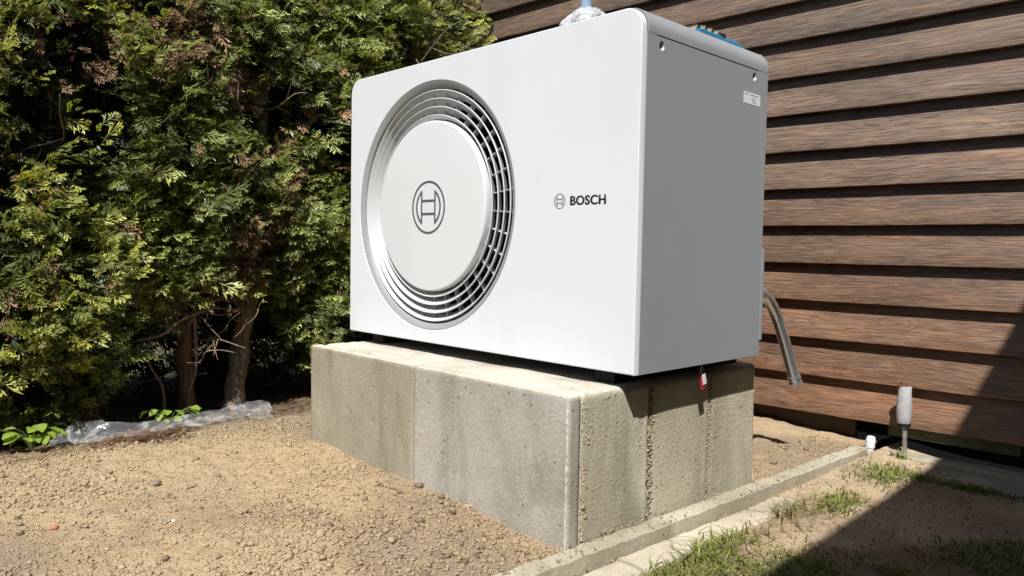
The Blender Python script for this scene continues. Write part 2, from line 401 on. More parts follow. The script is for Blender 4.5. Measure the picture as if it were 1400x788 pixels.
# ------------------------------------------------------------------ ground
def kerb_in(y): return -0.046 + 0.032*np.asarray(y)          # inner (soil side) edge of the kerb
def soil_z(x, y):
    x = np.asarray(x, float); y = np.asarray(y, float)
    z = -0.412 + 0.018*fbm(x*1.7+3, y*1.7, oct=3)
    z = z - 0.018*np.clip((x+0.75)/0.7, 0, 1) + 0.012*np.clip((-x-0.9)/0.5, 0, 1)
    z = z - 0.06*np.clip((-x-1.85-0.25*np.clip(-y-0.5, 0, 1)*-1)/0.4, 0, 1)          # falls away under the hedge
    t = np.clip((kerb_in(y)-x)/0.07, 0, 1); z = z*t + (1-t)*(-0.428)
    back = np.clip((y-0.85)/0.5, 0, 1); z = z - 0.012*back
    gap = np.clip((x+0.12)/0.04, 0, 1)*np.clip((y+0.19)/0.03, 0, 1)*np.clip((0.80-y)/0.05, 0, 1); z = z - 0.03*gap
    return z
def grid_mesh(name, x0, x1, y0, y1, step, zf, colf, mask=None, xs=None):
    nx = int((x1-x0)/step)+1; ny = int((y1-y0)/step)+1
    X, Y = np.meshgrid(np.linspace(x0, x1, nx), np.linspace(y0, y1, ny))
    X = X.ravel(); Y = Y.ravel()
    if xs is not None: X = xs(X, Y)
    V = np.stack([X, Y, zf(X, Y)], 1)
    i = np.arange(nx*ny).reshape(ny, nx)
    F = np.stack([i[:-1, :-1].ravel(), i[:-1, 1:].ravel(), i[1:, 1:].ravel(), i[1:, :-1].ravel()], 1)
    return np_mesh(name, V, F, colf(X, Y), smooth=True)
def soil_fine(x, y):
    return soil_z(x, y) + 0.0045*fbm(x*28, y*28, oct=4, gain=0.65) + 0.005*np.clip(fbm(x*11+7, y*11, oct=3), 0, 1)
def soil_col(x, y):
    d = fbm(x*2.3, y*2.3+4, oct=4)[:, None]
    a = np.array([0.50, 0.375, 0.225]); bcol = np.array([0.29, 0.22, 0.155])
    c = a + (bcol-a)*np.clip(d*1.2+0.30, 0, 1)
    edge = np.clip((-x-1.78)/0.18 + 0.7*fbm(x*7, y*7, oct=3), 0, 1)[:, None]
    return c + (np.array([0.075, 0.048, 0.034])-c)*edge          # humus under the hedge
bigg = MB().box(-60, 60, -60, 60, -1.2, -0.56).build('ground', M['earth']); tag(bigg, kind='structure')
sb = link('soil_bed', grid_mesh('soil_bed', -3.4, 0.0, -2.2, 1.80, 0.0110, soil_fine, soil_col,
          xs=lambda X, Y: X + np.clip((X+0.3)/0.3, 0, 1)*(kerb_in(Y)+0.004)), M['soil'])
tag(sb, kind='structure')
def dirt_z(x, y):
    z = -0.470 + 0.006*fbm(x*4, y*4, oct=3) + 0.0015*fbm(x*60, y*60, oct=3)
    return z + 0.022*np.clip((y-0.75)/0.6, 0, 1)*np.clip((0.35-x)/0.25, 0, 1)
def dirt_col(x, y):
    d = fbm(x*5, y*5, oct=4)[:, None]
    c = np.array([0.52, 0.40, 0.265]) + (np.array([0.33, 0.25, 0.175]) - np.array([0.52, 0.40, 0.265]))*np.clip(d*0.8+0.3, 0, 1)
    lawn = np.clip((np.minimum(0.10 + 1.45*(x-0.1), 0.95) - y)/0.12, 0, 1)[:, None]
    return c + (np.array([0.16, 0.12, 0.075])-c)*lawn
dg = link('dirt_path', grid_mesh('dirt_path', 0.0, 1.75, -2.2, 1.80, 0.0125, dirt_z, dirt_col,
          xs=lambda X, Y: X + (1-np.clip(X/0.3, 0, 1))*(kerb_in(Y)+0.052)), M['dirt'])
tag(dg, kind='structure')

# clods and crumbs on the soil
ICO = None
def ico_template():
    bm = bmesh.new(); bmesh.ops.create_icosphere(bm, subdivisions=1, radius=1.0)
    V = np.array([v.co[:] for v in bm.verts]); F = np.array([[v.index for v in f.verts] for f in bm.faces]); bm.free(); return V, F
def rotmats(n, rng):
    q = rng.normal(size=(n, 4)); q /= np.linalg.norm(q, axis=1)[:, None]
    w, x, y, z = q.T
    return np.stack([np.stack([1-2*(y*y+z*z), 2*(x*y-z*w), 2*(x*z+y*w)], 1), np.stack([2*(x*y+z*w), 1-2*(x*x+z*z), 2*(y*z-x*w)], 1),
                     np.stack([2*(x*z-y*w), 2*(y*z+x*w), 1-2*(x*x+y*y)], 1)], 1)
def octa_template():
    V = np.array([(1,0,0),(-1,0,0),(0,1,0),(0,-1,0),(0,0,1),(0,0,-1)], float)*1.25
    return V, np.array([(0,2,4),(2,1,4),(1,3,4),(3,0,4),(2,0,5),(1,2,5),(3,1,5),(0,3,5)])
def clods(name, P, rad, col, mat, flat=0.7, sink=0.25, small=False):
    V, F = octa_template() if small else ico_template(); n = len(P); rng = np.random.default_rng(len(P))
    R = rotmats(n, rng)
    j = V[None]*(0.62+0.6*rng.random((n, len(V), 1)))
    j = np.einsum('nij,nvj->nvi', R, j*np.stack([rng.uniform(0.7, 1.25, n), rng.uniform(0.7, 1.25, n), np.full(n, 0.85)], 1)[:, None, :])
    j[:, :, 2] *= flat
    W = P[:, None, :] + j*rad[:, None, None]; W[:, :, 2] += (rad*(flat-sink))[:, None]*0.6
    FF = (F[None] + (np.arange(n)*len(V))[:, None, None]).reshape(-1, 3)
    CC = np.repeat(col, len(V), axis=0)
    return link(name, np_mesh(name, W.reshape(-1, 3), FF, CC, smooth=False), mat)
def in_base(x, y): return (x > -1.34) & (x < -0.04) & (y > -0.19) & (y < 0.76)
rng = np.random.default_rng(5)
n = 145000
# denser near the camera where each crumb is seen larger
px = rng.uniform(-2.15, -0.02, n); py = rng.uniform(-1.40, 1.55, n)
d = np.hypot(px-1.19, py+1.60)
keep = (rng.random(n) < np.clip(1.35 - 0.26*d, 0.30, 1.0)) & ~in_base(px, py) & (px < kerb_in(py)-0.004) & (py < 0.55 + 2*(px > -0.2) + 1.1*(px < -1.4))
px, py = px[keep], py[keep]; n = len(px)
patch = np.clip(fbm(px*3.1+9, py*3.1, oct=3)*1.2+0.45, 0.1, 1)
rad = np.exp(rng.normal(math.log(0.0023), 0.52, n))*(0.7+0.6*patch); rad = np.clip(rad, 0.0016, 0.017)
tone = rng.random(n)
cA = np.array([0.53, 0.40, 0.245]); cB = np.array([0.35, 0.265, 0.18]); cD = np.array([0.14, 0.10, 0.075])
col = cA + (cB-cA)*np.clip(rng.normal(0.3, 0.3, n), 0, 1)[:, None]
darkm = (tone > 0.985) | ((rad > 0.0085) & (tone > 0.80)); col[darkm] = cD*rng.uniform(0.7, 1.5, (darkm.sum(), 1))
col = 0.55*col + 0.45*np.where(darkm[:, None], col, soil_col(px, py)*1.04)
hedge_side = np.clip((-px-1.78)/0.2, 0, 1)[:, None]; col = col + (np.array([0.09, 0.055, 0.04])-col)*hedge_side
P = np.stack([px, py, soil_fine(px, py)], 1)
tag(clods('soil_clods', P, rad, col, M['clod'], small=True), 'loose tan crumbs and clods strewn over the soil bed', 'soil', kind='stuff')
# larger clods one can single out, banked against the slab and along the kerb
n = 330; px = rng.uniform(-2.0, -0.06, n); py = rng.uniform(-1.3, 0.5, n)
w = rng.random(n) < 0.45
px[w] = rng.uniform(-0.75, -0.10, w.sum()); py[w] = -0.20 - np.abs(rng.normal(0, 0.12, w.sum()))
k = ~in_base(px, py) & (px < kerb_in(py)-0.015); px, py = px[k], py[k]; n = len(px)
rad = np.clip(np.exp(rng.normal(math.log(0.0062), 0.40, n)), 0.003, 0.015)
col = cB*rng.uniform(0.45, 1.2, (n, 1)); col[rng.random(n) < 0.3] = cD
tag(clods('soil_lumps', np.stack([px, py, soil_fine(px, py)], 1), rad, col, M['clod'], 0.75, 0.3), 'bigger brown lumps of earth scattered on the soil bed', 'soil', kind='stuff')
n = 5200; px = rng.uniform(0.03, 0.85, n); py = rng.uniform(-0.4, 1.55, n)
rad = np.clip(np.exp(rng.normal(math.log(0.0019), 0.45, n)), 0.001, 0.008)
near = np.abs(px-(kerb_in(py)+0.06)) < 0.03
col = np.where(rng.random((n, 1)) < 0.25, 0.55, 1.0)*np.array([0.42, 0.31, 0.20])*rng.uniform(0.6, 1.25, (n, 1))
tag(clods('path_grit', np.stack([px, py, dirt_z(px, py)+0.0005], 1), rad, col, M['clod'], small=True), 'fine grit and crumbs lying on the trodden dirt path', 'grit', kind='stuff')
n = 900; py = rng.uniform(-0.6, 1.42, n); w = rng.random(n) < 0.35
px = kerb_in(py) + np.where(w, rng.uniform(0.0, 0.05, n), rng.choice([-0.004, 0.058], n) + rng.normal(0, 0.004, n))
pz = np.where(px > kerb_in(py)+0.053, -0.464, -0.4195)
rad = np.clip(np.exp(rng.normal(math.log(0.0019), 0.45, n)), 0.0009, 0.006)
tag(clods('kerb_crumbs', np.stack([px, py, pz], 1), rad, cA*rng.uniform(0.5, 1.1, (n, 1)), M['clod'], small=True), 'crumbs of earth spilt along the garden kerb', 'soil', kind='stuff')
# one brick chip and one pale stone chip lying on the soil
for nm, lab, cc, pos, r in (('brick_chip', 'small orange brick chip on the soil at bottom left', (0.45, 0.17, 0.09), (-0.98, -1.10), 0.013),
                            ('stone_chip', 'tiny pale stone chip lying on the tan soil', (0.62, 0.62, 0.56), (-0.83, -0.86), 0.008),
                            ('rounded_stone', 'greyish brown rounded stone half sunk in the soil', (0.26, 0.20, 0.15), (-1.14, -0.80), 0.022)):
    o = clods(nm, np.array([[pos[0], pos[1], float(soil_fine(np.array([pos[0]]), np.array([pos[1]]))[0])]]), np.array([r]), np.array([cc]),
              leaf_mat(nm+'_surface', 0.9, 0.0, 0.2), 0.6, 0.2); tag(o, lab, 'stone')

# ------------------------------------------------------------------ kerbs and pavers
def kerb_piece(p0, p1, width, top, bot, name, parent, mat, seed, tilt=0.0, bev=0.006):
    # p0, p1: inner edge end points; extends to the right of the direction p0->p1
    a = Vector((p0[0], p0[1], 0)); b = Vector((p1[0], p1[1], 0)); t = (b-a); ln = t.length; t.normalize(); r = Vector((t.y, -t.x, 0))
    rg = random.Random(seed); mb = MB(); k = max(6, int(ln/0.03)); ws = [0, width*0.33, width*0.66, width]
    rows = []
    for i in range(k+1):
        s = ln*i/k; row = []
        base = a + t*s
        jit = lambda q: rg.uniform(-q, q)
        prof = [(0, bot), (0, top-bev), (bev, top), (width*0.5, top+0.001), (width-bev, top), (width, top-bev), (width, bot)]
        for (u, z) in prof:
            e = 0.0019 if z > bot+1e-4 else 0
            p = base + r*(u+jit(e)) ; row.append((p.x, p.y, z + jit(e) + (tilt*s if z > bot+1e-4 else 0)))
        rows.append(row)
    for row in rows: mb.v += row
    m_ = len(rows[0])
    for i in range(k):
        for j in range(m_-1): mb.f.append((i*m_+j, i*m_+j+1, (i+1)*m_+j+1, (i+1)*m_+j))
        mb.f.append((i*m_+m_-1, i*m_, (i+1)*m_, (i+1)*m_+m_-1))
    mb.f.append(tuple(range(m_))); mb.f.append(tuple(k*m_+j for j in range(m_))[::-1])
    return mb.build(name, mat, parent, smooth=True, sharp=28)
gk = empty('garden_kerb', (0, 0.5, -0.5)); tag(gk, kind='structure')
ys = [-1.82, -1.30, -0.80, -0.30, 0.20, 0.715, 1.215, 1.44]
for i in range(len(ys)-1):
    y0, y1 = ys[i]+0.002, ys[i+1]-0.002
    dz = random.uniform(-0.0015, 0.0015); dx = random.uniform(-0.002, 0.002)
    kerb_piece((float(kerb_in(y0))+dx, y0), (float(kerb_in(y1))+dx, y1), 0.054, -0.420+dz, -0.60, 'kerb_stone', gk, M['kerb'], 40+i)
pv = empty('paving_strip', (0.1, 0.4, -0.5)); tag(pv, kind='structure')
ys = [-0.92, -0.70, -0.49, -0.28, -0.07, 0.135, 0.34, 0.55, 0.745]
for i in range(len(ys)-1):
    y0, y1 = ys[i]+0.004, ys[i+1]-0.004
    ox = 0.058 + random.uniform(-0.003, 0.003); zz = -0.4615 + random.uniform(-0.003, 0.002) - (0.004 if i == 7 else 0)
    kerb_piece((float(kerb_in(y0))+ox, y0), (float(kerb_in(y1))+ox, y1), 0.098 + random.uniform(-0.004, 0.004), zz, -0.55, 'paving_stone', pv, M['paver'], 60+i, bev=0.008)

# ------------------------------------------------------------------ the timber house (local frame: X along wall, Y into the house)
WA = math.radians(2.213)
house = empty('timber_house', (0, 1.60, -0.47), WA)
tag(house, 'timber house with dark stained overlapping siding boards behind the heat pump', 'house')
GZ = 0.47     # local z of world 0
def board_mesh(name, x0, x1, seed):
    # lap board: bottom edge proud and thick, leaning back towards the top
    rg = np.random.default_rng(seed); nx = int((x1-x0)/0.06)
    xs = np.linspace(x0, x1, nx+1); w1 = 0.0016*fbm(xs*1.1+seed*7, xs*0+seed, oct=3); w2 = 0.0012*fbm(xs*2.3+seed*3, xs*0+seed+5, oct=3)
    prof = [(0.026, 0.000), (0.003, 0.0), (0.0006, 0.0012), (0.0, 0.005), (0.0120, 0.05), (0.0270, 0.11), (0.0460, 0.184), (0.066, 0.184)]
    V = []; F = []; k = len(prof)
    for i, x in enumerate(xs):
        for j, (y, z) in enumerate(prof):
            lo = 1-z/0.184
            V.append((x, y + w1[i]*(0.4+lo*0.6), z + (w2[i] if z < 0.02 else w2[i]*0.5)))
    for i in range(nx):
        for j in range(k):
            j2 = (j+1) % k; F.append((i*k+j, (i+1)*k+j, (i+1)*k+j2, i*k+j2))
    F.append(tuple(range(k))); F.append(tuple(nx*k+j for j in range(k))[::-1])
    mb = MB(); mb.v = V; mb.f = F; return mb.mesh(name, True, sharp=35)
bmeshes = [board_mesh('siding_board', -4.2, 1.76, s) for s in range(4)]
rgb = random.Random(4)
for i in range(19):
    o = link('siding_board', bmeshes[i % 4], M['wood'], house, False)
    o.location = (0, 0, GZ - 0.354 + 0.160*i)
    t = min(1, i/7.0)                       # lower boards redder; upper ones tinted greyer to stand in for sheen
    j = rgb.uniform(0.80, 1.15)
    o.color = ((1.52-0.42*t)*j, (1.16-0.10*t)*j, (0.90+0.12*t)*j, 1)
MB().box(-4.2, 1.76, 0.068, 0.18, GZ-0.335, GZ+2.75).build('wall_sheathing', M['dark_wood'], house, wc=False)
MB().box(-4.2, 1.76, 0.30, 0.50, -0.3, GZ-0.335).build('foundation', M['masonry'], house, wc=False)
MB().box(-4.2, -0.085, 0.075, 0.10, -0.2, GZ-0.345).build('skirting_board', M['dark_wood'], house, wc=False)
bt = MB().box(0.06, 0.515, 0.028, 0.06, GZ-0.400, GZ-0.352).build('sill_batten', M['green_wood'], house, bevel=0.003, wc=False)
for x in (0.18, 0.34, 0.485):
    mb = MB(); mb.v += [(x+0.004*math.cos(a), 0.0272, GZ-0.375+0.004*math.sin(a)) for a in np.linspace(0, 2*math.pi, 9)[:-1]]
    nn = len(mb.v); mb.f.append(tuple(range(nn-8, nn)))
    mb.build('nail_head', M['black_rubber'], bt, wc=False)
# side wing that stands to the right of the camera and throws the shadow
EX = 1.454
wing_mesh = board_mesh('siding_board', -0.02, 6.0, 9)
for i in range(17):
    o = link('siding_board', wing_mesh, M['wood'], house, False)
    o.rotation_euler = (0, 0, -math.pi/2); o.location = (1.80, 0.0, GZ-0.40+0.160*i); o.color = (1, 1, 1, 1)
MB().box(1.85, 5.5, -6.0, 0.0, -0.3, GZ+2.45).build('wing_wall', M['dark_wood'], house, wc=False)
MB().box(EX, 5.8, -6.3, 0.6, GZ+2.43, GZ+2.55).build('roof', M['roofing'], house, bevel=0.004, wc=False)
MB().box(-4.4, EX, -0.10, 0.9, GZ+2.76, GZ+2.88).build('roof', M['roofing'], house, bevel=0.004, wc=False)

# kerb and slabs along the wall (in world coordinates, following the wall)
def wpt(x, yl): return (x*math.cos(WA) - yl*math.sin(WA), 1.60 + x*math.sin(WA) + yl*math.cos(WA))
wk = empty('wall_kerb', (0.6, 1.55, -0.5)); tag(wk, kind='structure')
xs_ = [0.095, 0.58, 1.10, 1.66]
for i in range(3):
    kerb_piece(wpt(xs_[i]+0.002, -0.02), wpt(xs_[i+1]-0.002, -0.02), 0.082, -0.442-0.002*i, -0.60, 'kerb_stone', wk, M['kerb'], 80+i)
wsl = empty('wall_paving', (0.7, 1.4, -0.5)); tag(wsl, kind='structure')
xs_ = [0.26, 0.62, 1.02, 1.42]
for i in range(3):
    kerb_piece(wpt(xs_[i]+0.003, -0.108), wpt(xs_[i+1]-0.003, -0.108), 0.16, -0.4635-0.002*i, -0.58, 'paving_stone', wsl, M['paver'], 90+i, bev=0.006)

# ------------------------------------------------------------------ concrete base
base = empty('concrete_base', (-0.69, 0.28, -0.55))
tag(base, 'large weathered concrete plinth under the heat pump with rough cast side', 'plinth')
BX0, BX1, BY0, BY1, BT = -1.324, -0.056, -0.187, 0.745, -0.040
def rbox(name, x0, x1, y0, y1, z0, z1, step, r, disp, mat, parent, smooth=True):
    nx, ny, nz = [max(1, int(round((b-a)/step))) for a, b in ((x0, x1), (y0, y1), (z0, z1))]
    gx, gy, gz = np.linspace(x0, x1, nx+1), np.linspace(y0, y1, ny+1), np.linspace(z0, z1, nz+1)
    Vs, Fs, off = [], [], 0
    def face(A, B, mk, flip):
        nonlocal off
        a, b = np.meshgrid(A, B); v = mk(a.ravel(), b.ravel()); i = np.arange(len(A)*len(B)).reshape(len(B), len(A)) + off
        f = np.stack([i[:-1, :-1].ravel(), i[:-1, 1:].ravel(), i[1:, 1:].ravel(), i[1:, :-1].ravel()], 1)
        Vs.append(v); Fs.append(f[:, ::-1] if flip else f); off += len(v)
    one = np.ones_like
    face(gx, gy, lambda a, b: np.stack([a, b, one(a)*z1], 1), False)
    face(gx, gz, lambda a, b: np.stack([a, one(a)*y0, b], 1), False)
    face(gx, gz, lambda a, b: np.stack([a, one(a)*y1, b], 1), True)
    face(gy, gz, lambda a, b: np.stack([one(a)*x1, a, b], 1), False)
    face(gy, gz, lambda a, b: np.stack([one(a)*x0, a, b], 1), True)
    V = np.concatenate(Vs); F = np.concatenate(Fs)
    lo = np.array([x0+r, y0+r, z0-1]); hi = np.array([x1-r, y1-r, z1-r])
    Cc = np.clip(V, lo, hi); D = V-Cc; ln = np.linalg.norm(D, axis=1)[:, None]; nrm = D/np.maximum(ln, 1e-9)
    V = Cc + nrm*r
    V = V + nrm*disp(V, nrm)[:, None]
    me = np_mesh(name, V, F, None, smooth)
    bm = bmesh.new(); bm.from_mesh(me); bmesh.ops.remove_doubles(bm, verts=bm.verts, dist=0.0004); bm.to_mesh(me); bm.free()
    return link(name, me, mat, parent)
def core_disp(V, nrm):
    x, y, z = V.T; side = np.clip(np.abs(nrm[:, 0]), 0, 1); top = np.clip(nrm[:, 2], 0, 1)
    d = side*(0.0016*fbm(x*6+4, y*6, z*6, oct=2))
    d = d + top*(0.0012*fbm(x*14, y*55, oct=3) + 0.0015*fbm(x*5, y*5, oct=2))
    for yc, wd, dp in ((0.160, 0.011, 0.010), (0.462, 0.009, 0.006)):
        yy = y - yc - 0.004*fbm(z*16, z*0+yc*9, oct=3)
        rough = 0.65 + 0.5*np.clip(fbm(y*30, z*30, oct=1)+0.2, 0, 1)
        d = d - side*dp*np.exp(-(yy/wd)**2)*rough + side*0.0035*np.exp(-((yy+0.018)/0.010)**2)
    d = d + side*np.where(y > 0.462, 0.003, 0.0) - side*np.where(y < 0.16, 0.002, 0.0)
    return d
core = rbox('poured_core', BX0+0.004, BX1, BY0+0.047, BY1, -0.62, BT, 0.0085, 0.017, core_disp, M['core'], base)
core.data.materials.append(M['top'])
mi = np.zeros(len(core.data.polygons), dtype=np.int32); nn = np.zeros(len(core.data.polygons)*3, dtype=np.float32)
core.data.polygons.foreach_get('normal', nn); mi[nn.reshape(-1, 3)[:, 2] > 0.75] = 1; core.data.polygons.foreach_set('material_index', mi)
def slab_disp(V, nrm):
    x, y, z = V.T; f = np.clip(-nrm[:, 1], 0, 1)
    d = f*(0.0009*fbm(x*9, z*9, oct=3) - 0.006*np.exp(-(((x+0.924)/0.006)**2+((z+0.253)/0.007)**2)) - 0.006*np.exp(-(((x+1.074)/0.005)**2+((z+0.238)/0.006)**2)))
    return d + np.clip(nrm[:, 2], 0, 1)*0.0012*fbm(x*20, y*20, oct=3)
for a, b_, mat in ((BX0, -0.7000, 'slab_a'), (-0.6955, BX1+0.001, 'slab_b')):
    s_ = rbox('facing_slab', a, b_, BY0, BY0+0.044, -0.62, BT-0.001, 0.0072, 0.006, slab_disp, M[mat], base)
    s_.data.materials.append(M['top'])
    mi = np.zeros(len(s_.data.polygons), dtype=np.int32); nn = np.zeros(len(mi)*3, dtype=np.float32)
    s_.data.polygons.foreach_get('normal', nn); mi[nn.reshape(-1, 3)[:, 2] > 0.6] = 1; s_.data.polygons.foreach_set('material_index', mi)
# broken, pebbly concrete along the two casting joints and the front corner
n = 11000; gr = np.clip(np.exp(rng.normal(math.log(0.0013), 0.38, n)), 0.0006, 0.0034)
gp = np.stack([np.full(n, BX1-0.0012), rng.uniform(-0.135, 0.735, n), rng.uniform(-0.44, -0.058, n)], 1)
gp[:, 0] += 0.0012*fbm(gp[:, 0]*6+4, gp[:, 1]*6, gp[:, 2]*6, oct=2) + np.where(gp[:, 1] > 0.462, 0.003, 0.0) - np.where(gp[:, 1] < 0.16, 0.002, 0.0)
gg = clods('sand_grains', gp, gr, np.array([0.56, 0.50, 0.37])*rng.uniform(0.5, 1.25, (n, 1)), M['clod'], 0.9, 0.9, True); gg.parent = base; gg.location = -base.location; tag(gg, kind='stuff')
n = 520; w = rng.random(n)
ay = np.where(w < 0.45, rng.normal(0.166, 0.007, n), np.where(w < 0.68, rng.normal(0.466, 0.006, n), -0.128 + np.abs(rng.normal(0, 0.012, n)))); az_ = rng.uniform(-0.43, -0.065, n)
agr = np.clip(np.exp(rng.normal(math.log(0.0030), 0.4, n)), 0.0012, 0.0075)
ag = clods('aggregate', np.stack([np.full(n, BX1-0.0035), ay, az_], 1), agr, np.array([0.50, 0.43, 0.30])*rng.uniform(0.55, 1.15, (n, 1)), M['clod'], 0.9, 0.9); ag.parent = base; ag.location = -base.location; tag(ag, kind='stuff')
# pale mortar smeared along the corner edge
rgm = random.Random(3); mb = MB(); pts = []; rr = []
for i in range(60):
    z = -0.055 - 0.38*i/59; pts.append((BX1-0.006+rgm.uniform(-0.0008, 0.0008), BY0+0.0020+rgm.uniform(-0.001, 0.001), z)); rr.append(0.0042+rgm.uniform(-0.0012, 0.0014))
mb.tube(pts, rr, 7).build('mortar_bead', M['top'], base, smooth=True)

# ------------------------------------------------------------------ heat pump
W, D, H = 1.360, 0.6526, 0.950
hp = empty('heat_pump', (-W/2, D/2, -0.04))
tag(hp, 'large white heat pump outdoor unit with round fan grille on concrete plinth', 'heat pump')
def outline(x0, x1, z0, z1, r, seg=10):
    pts = [(x0, z0), (x1, z0)]
    for k in range(seg+1):
        a = math.pi/2*k/seg; pts.append((x1-r+r*math.cos(a), z1-r+r*math.sin(a)))
    for k in range(seg+1):
        a = math.pi/2+math.pi/2*k/seg; pts.append((x0+r+r*math.cos(a), z1-r+r*math.sin(a)))
    return pts
def dens(pts, step=0.03):
    out = []
    for i in range(len(pts)):
        a, b = pts[i], pts[(i+1) % len(pts)]; k = max(1, int(math.hypot(b[0]-a[0], b[1]-a[1])/step))
        for j in range(k): out.append((a[0]+(b[0]-a[0])*j/k, a[1]+(b[1]-a[1])*j/k))
    return out
FX, FZ, FR = -0.873, 0.4625, 0.419
# front panel: flat face with round opening, small rounded edges
o_out = dens(outline(-W+0.002, -0.002, 0.0, H, 0.054))
o_in = dens(outline(-W+0.005, -0.005, 0.003, H-0.003, 0.051))
assert len(o_out) == len(o_in)
def hole(pts, r): return [(FX + r*math.cos(a), FZ + r*math.sin(a)) for a in (math.atan2(p[1]-FZ, p[0]-FX) for p in pts)]
mb = MB(); n0 = len(o_in)
levels = [(hole(o_in, FR), 0.020), (hole(o_in, FR), 0.002), (hole(o_in, FR+0.0015), 0.0), (o_in, 0.0),
          ([((a[0]*0.3+b[0]*0.7), (a[1]*0.3+b[1]*0.7)) for a, b in zip(o_in, o_out)], 0.0009), (o_out, 0.003), (o_out, 0.020)]
for pts, y in levels: mb.v += [(p[0], y, p[1]) for p in pts]
for l in range(len(levels)-1):
    for j in range(n0):
        j2 = (j+1) % n0; mb.f.append((l*n0+j, l*n0+j2, (l+1)*n0+j2, (l+1)*n0+j))
fp = mb.build('front_panel', M['white'], hp, smooth=True, sharp=30)
for pl in fp.data.polygons:
    if abs(pl.normal.y) > 0.999: pl.use_smooth = False
# gasket behind the panel, then the shell
def shell(x0, x1, z0, z1, r, y0, y1, name, mat, cap_front=True):
    pts = outline(x0, x1, z0, z1, r); n_ = len(pts); mb = MB()
    mb.v += [(p[0], y0, p[1]) for p in pts] + [(p[0], y1, p[1]) for p in pts]
    for j in range(n_):
        j2 = (j+1) % n_; mb.f.append((j, j2, n_+j2, n_+j))
    mb.f.append(tuple(n_+j for j in range(n_)))
    if cap_front: mb.f.append(tuple(range(n_))[::-1])
    return mb
# top cover: an inverted U wrapping the upper edge, 4 mm sheet
def u_cover(x0, x1, zlow, ztop, r, t, y0, y1):
    def half(x0, x1, zt, r):
        pts = [(x1, zlow)] + outline(x0, x1, zlow, zt, r, 12)[2:] + [(x0, zlow)]; return pts
    A = half(x0, x1, ztop, r); B = half(x0+t, x1-t, ztop-t, r-t); mb = MB(); n_ = len(A)
    for y in (y0, y1):
        mb.v += [(p[0], y, p[1]) for p in A] + [(p[0], y, p[1]) for p in B]
    s = 2*n_
    for j in range(n_-1):
        mb.f += [(j, j+1, s+j+1, s+j), (n_+j, s+n_+j, s+n_+j+1, n_+j+1), (j, n_+j, n_+j+1, j+1), (s+j, s+j+1, s+n_+j+1, s+n_+j)]
    mb.f += [(0, s, s+n_, n_), (n_-1, 2*n_-1, s+2*n_-1, s+n_-1)]
    return mb
ZG = 0.8845
tcv = u_cover(-W-0.0005, 0.0005, ZG+0.0016, H+0.006, 0.058, 0.004, 0.0245, D).build('top_cover', M['silver'], hp, smooth=True, sharp=35)
shell(-W+0.006, -0.006, 0.004, H-0.002, 0.05, 0.019, D-0.003, 'x', None).build('inner_casing', M['seam'], hp, smooth=True, sharp=35) if False else None
# gasket ring between panel and cover
go = dens(outline(-W+0.004, -0.004, 0.002, H+0.001, 0.052)); gi = dens(outline(-W+0.03, -0.03, 0.03, H-0.03, 0.04), 0.0301)
u = u_cover(-W+0.004, -0.004, 0.004, H+0.001, 0.052, 0.02, 0.0195, 0.0250); u.build('gasket', M['seam'], hp, smooth=True, sharp=35)
# right side panel with two countersunk screw openings
def side_panel():
    bm = bmesh.new(); holes = [(0.083, 0.8605), (0.569, 0.8625)]; R0 = 0.0125
    y0, y1, z0, z1 = 0.0205, D, 0.0, ZG-0.0016
    def loop(pts):
        vs = [bm.verts.new((0.0, p[0], p[1])) for p in pts]
        return [bm.edges.new((vs[i], vs[(i+1) % len(vs)])) for i in range(len(vs))]
    ed = loop([(y0, z0), (y1, z0), (y1, z1), (y0, z1)])
    for h in holes: ed += loop([(h[0]+R0*0.92*math.cos(a), h[1]+R0*1.05*math.sin(a)) for a in np.linspace(0, 2*math.pi, 25)[:-1]])
    bmesh.ops.triangle_fill(bm, edges=ed, use_beauty=True)
    for f in bm.faces:
        f.normal_update()
        if f.normal.x < 0: f.normal_flip()
    hv = [[v for v in bm.verts if (Vector((0, h[0], h[1])) - v.co).length < R0*1.2] for h in holes]
    # countersinks
    for h, vs_ in zip(holes, hv):
        vs_.sort(key=lambda v: math.atan2(v.co.z-h[1], v.co.y-h[0])); prev = vs_
        for (k, x) in ((0.80, -0.004), (0.52, -0.0125), (0.30, -0.0135)):
            ring = [bm.verts.new((x, h[0]+(v.co.y-h[0])*k, h[1]+(v.co.z-h[1])*k)) for v in vs_]
            for i in range(len(ring)):
                i2 = (i+1) % len(ring); bm.faces.new((prev[i], prev[i2], ring[i2], ring[i]))
            prev = ring
        bm.faces.new(prev)
    # return flanges at the outer edges
    me = bpy.data.meshes.new('side_panel'); bmesh.ops.recalc_face_normals(bm, faces=bm.faces)
    bm.to_mesh(me); bm.free(); return me, holes
me, holes = side_panel()
sp = link('side_panel', me, M['silver'], hp)
for h in holes:
    mb = MB(); mb.v = [(-0.0115, h[0]+0.0055*math.cos(a), h[1]+0.0055*math.sin(a)) for a in np.linspace(0, 2*math.pi, 13)[:-1]] + [(-0.0150, h[0]+0.0062*math.cos(a), h[1]+0.0062*math.sin(a)) for a in np.linspace(0, 2*math.pi, 13)[:-1]]
    mb.f = [tuple(range(12))] + [(i, (i+1) % 12, 12+(i+1) % 12, 12+i) for i in range(12)]
    mb.build('screw', M['black_rubber'], sp)
MB().box(-0.0035, 0.0, 0.0205, 0.0630, ZG-0.0016, ZG+0.0016).build('seam_filler', M['silver'], hp)
MB().box(-0.0035, 0.0, 0.5920, D, ZG-0.0016, ZG+0.0016).build('seam_filler', M['silver'], hp)
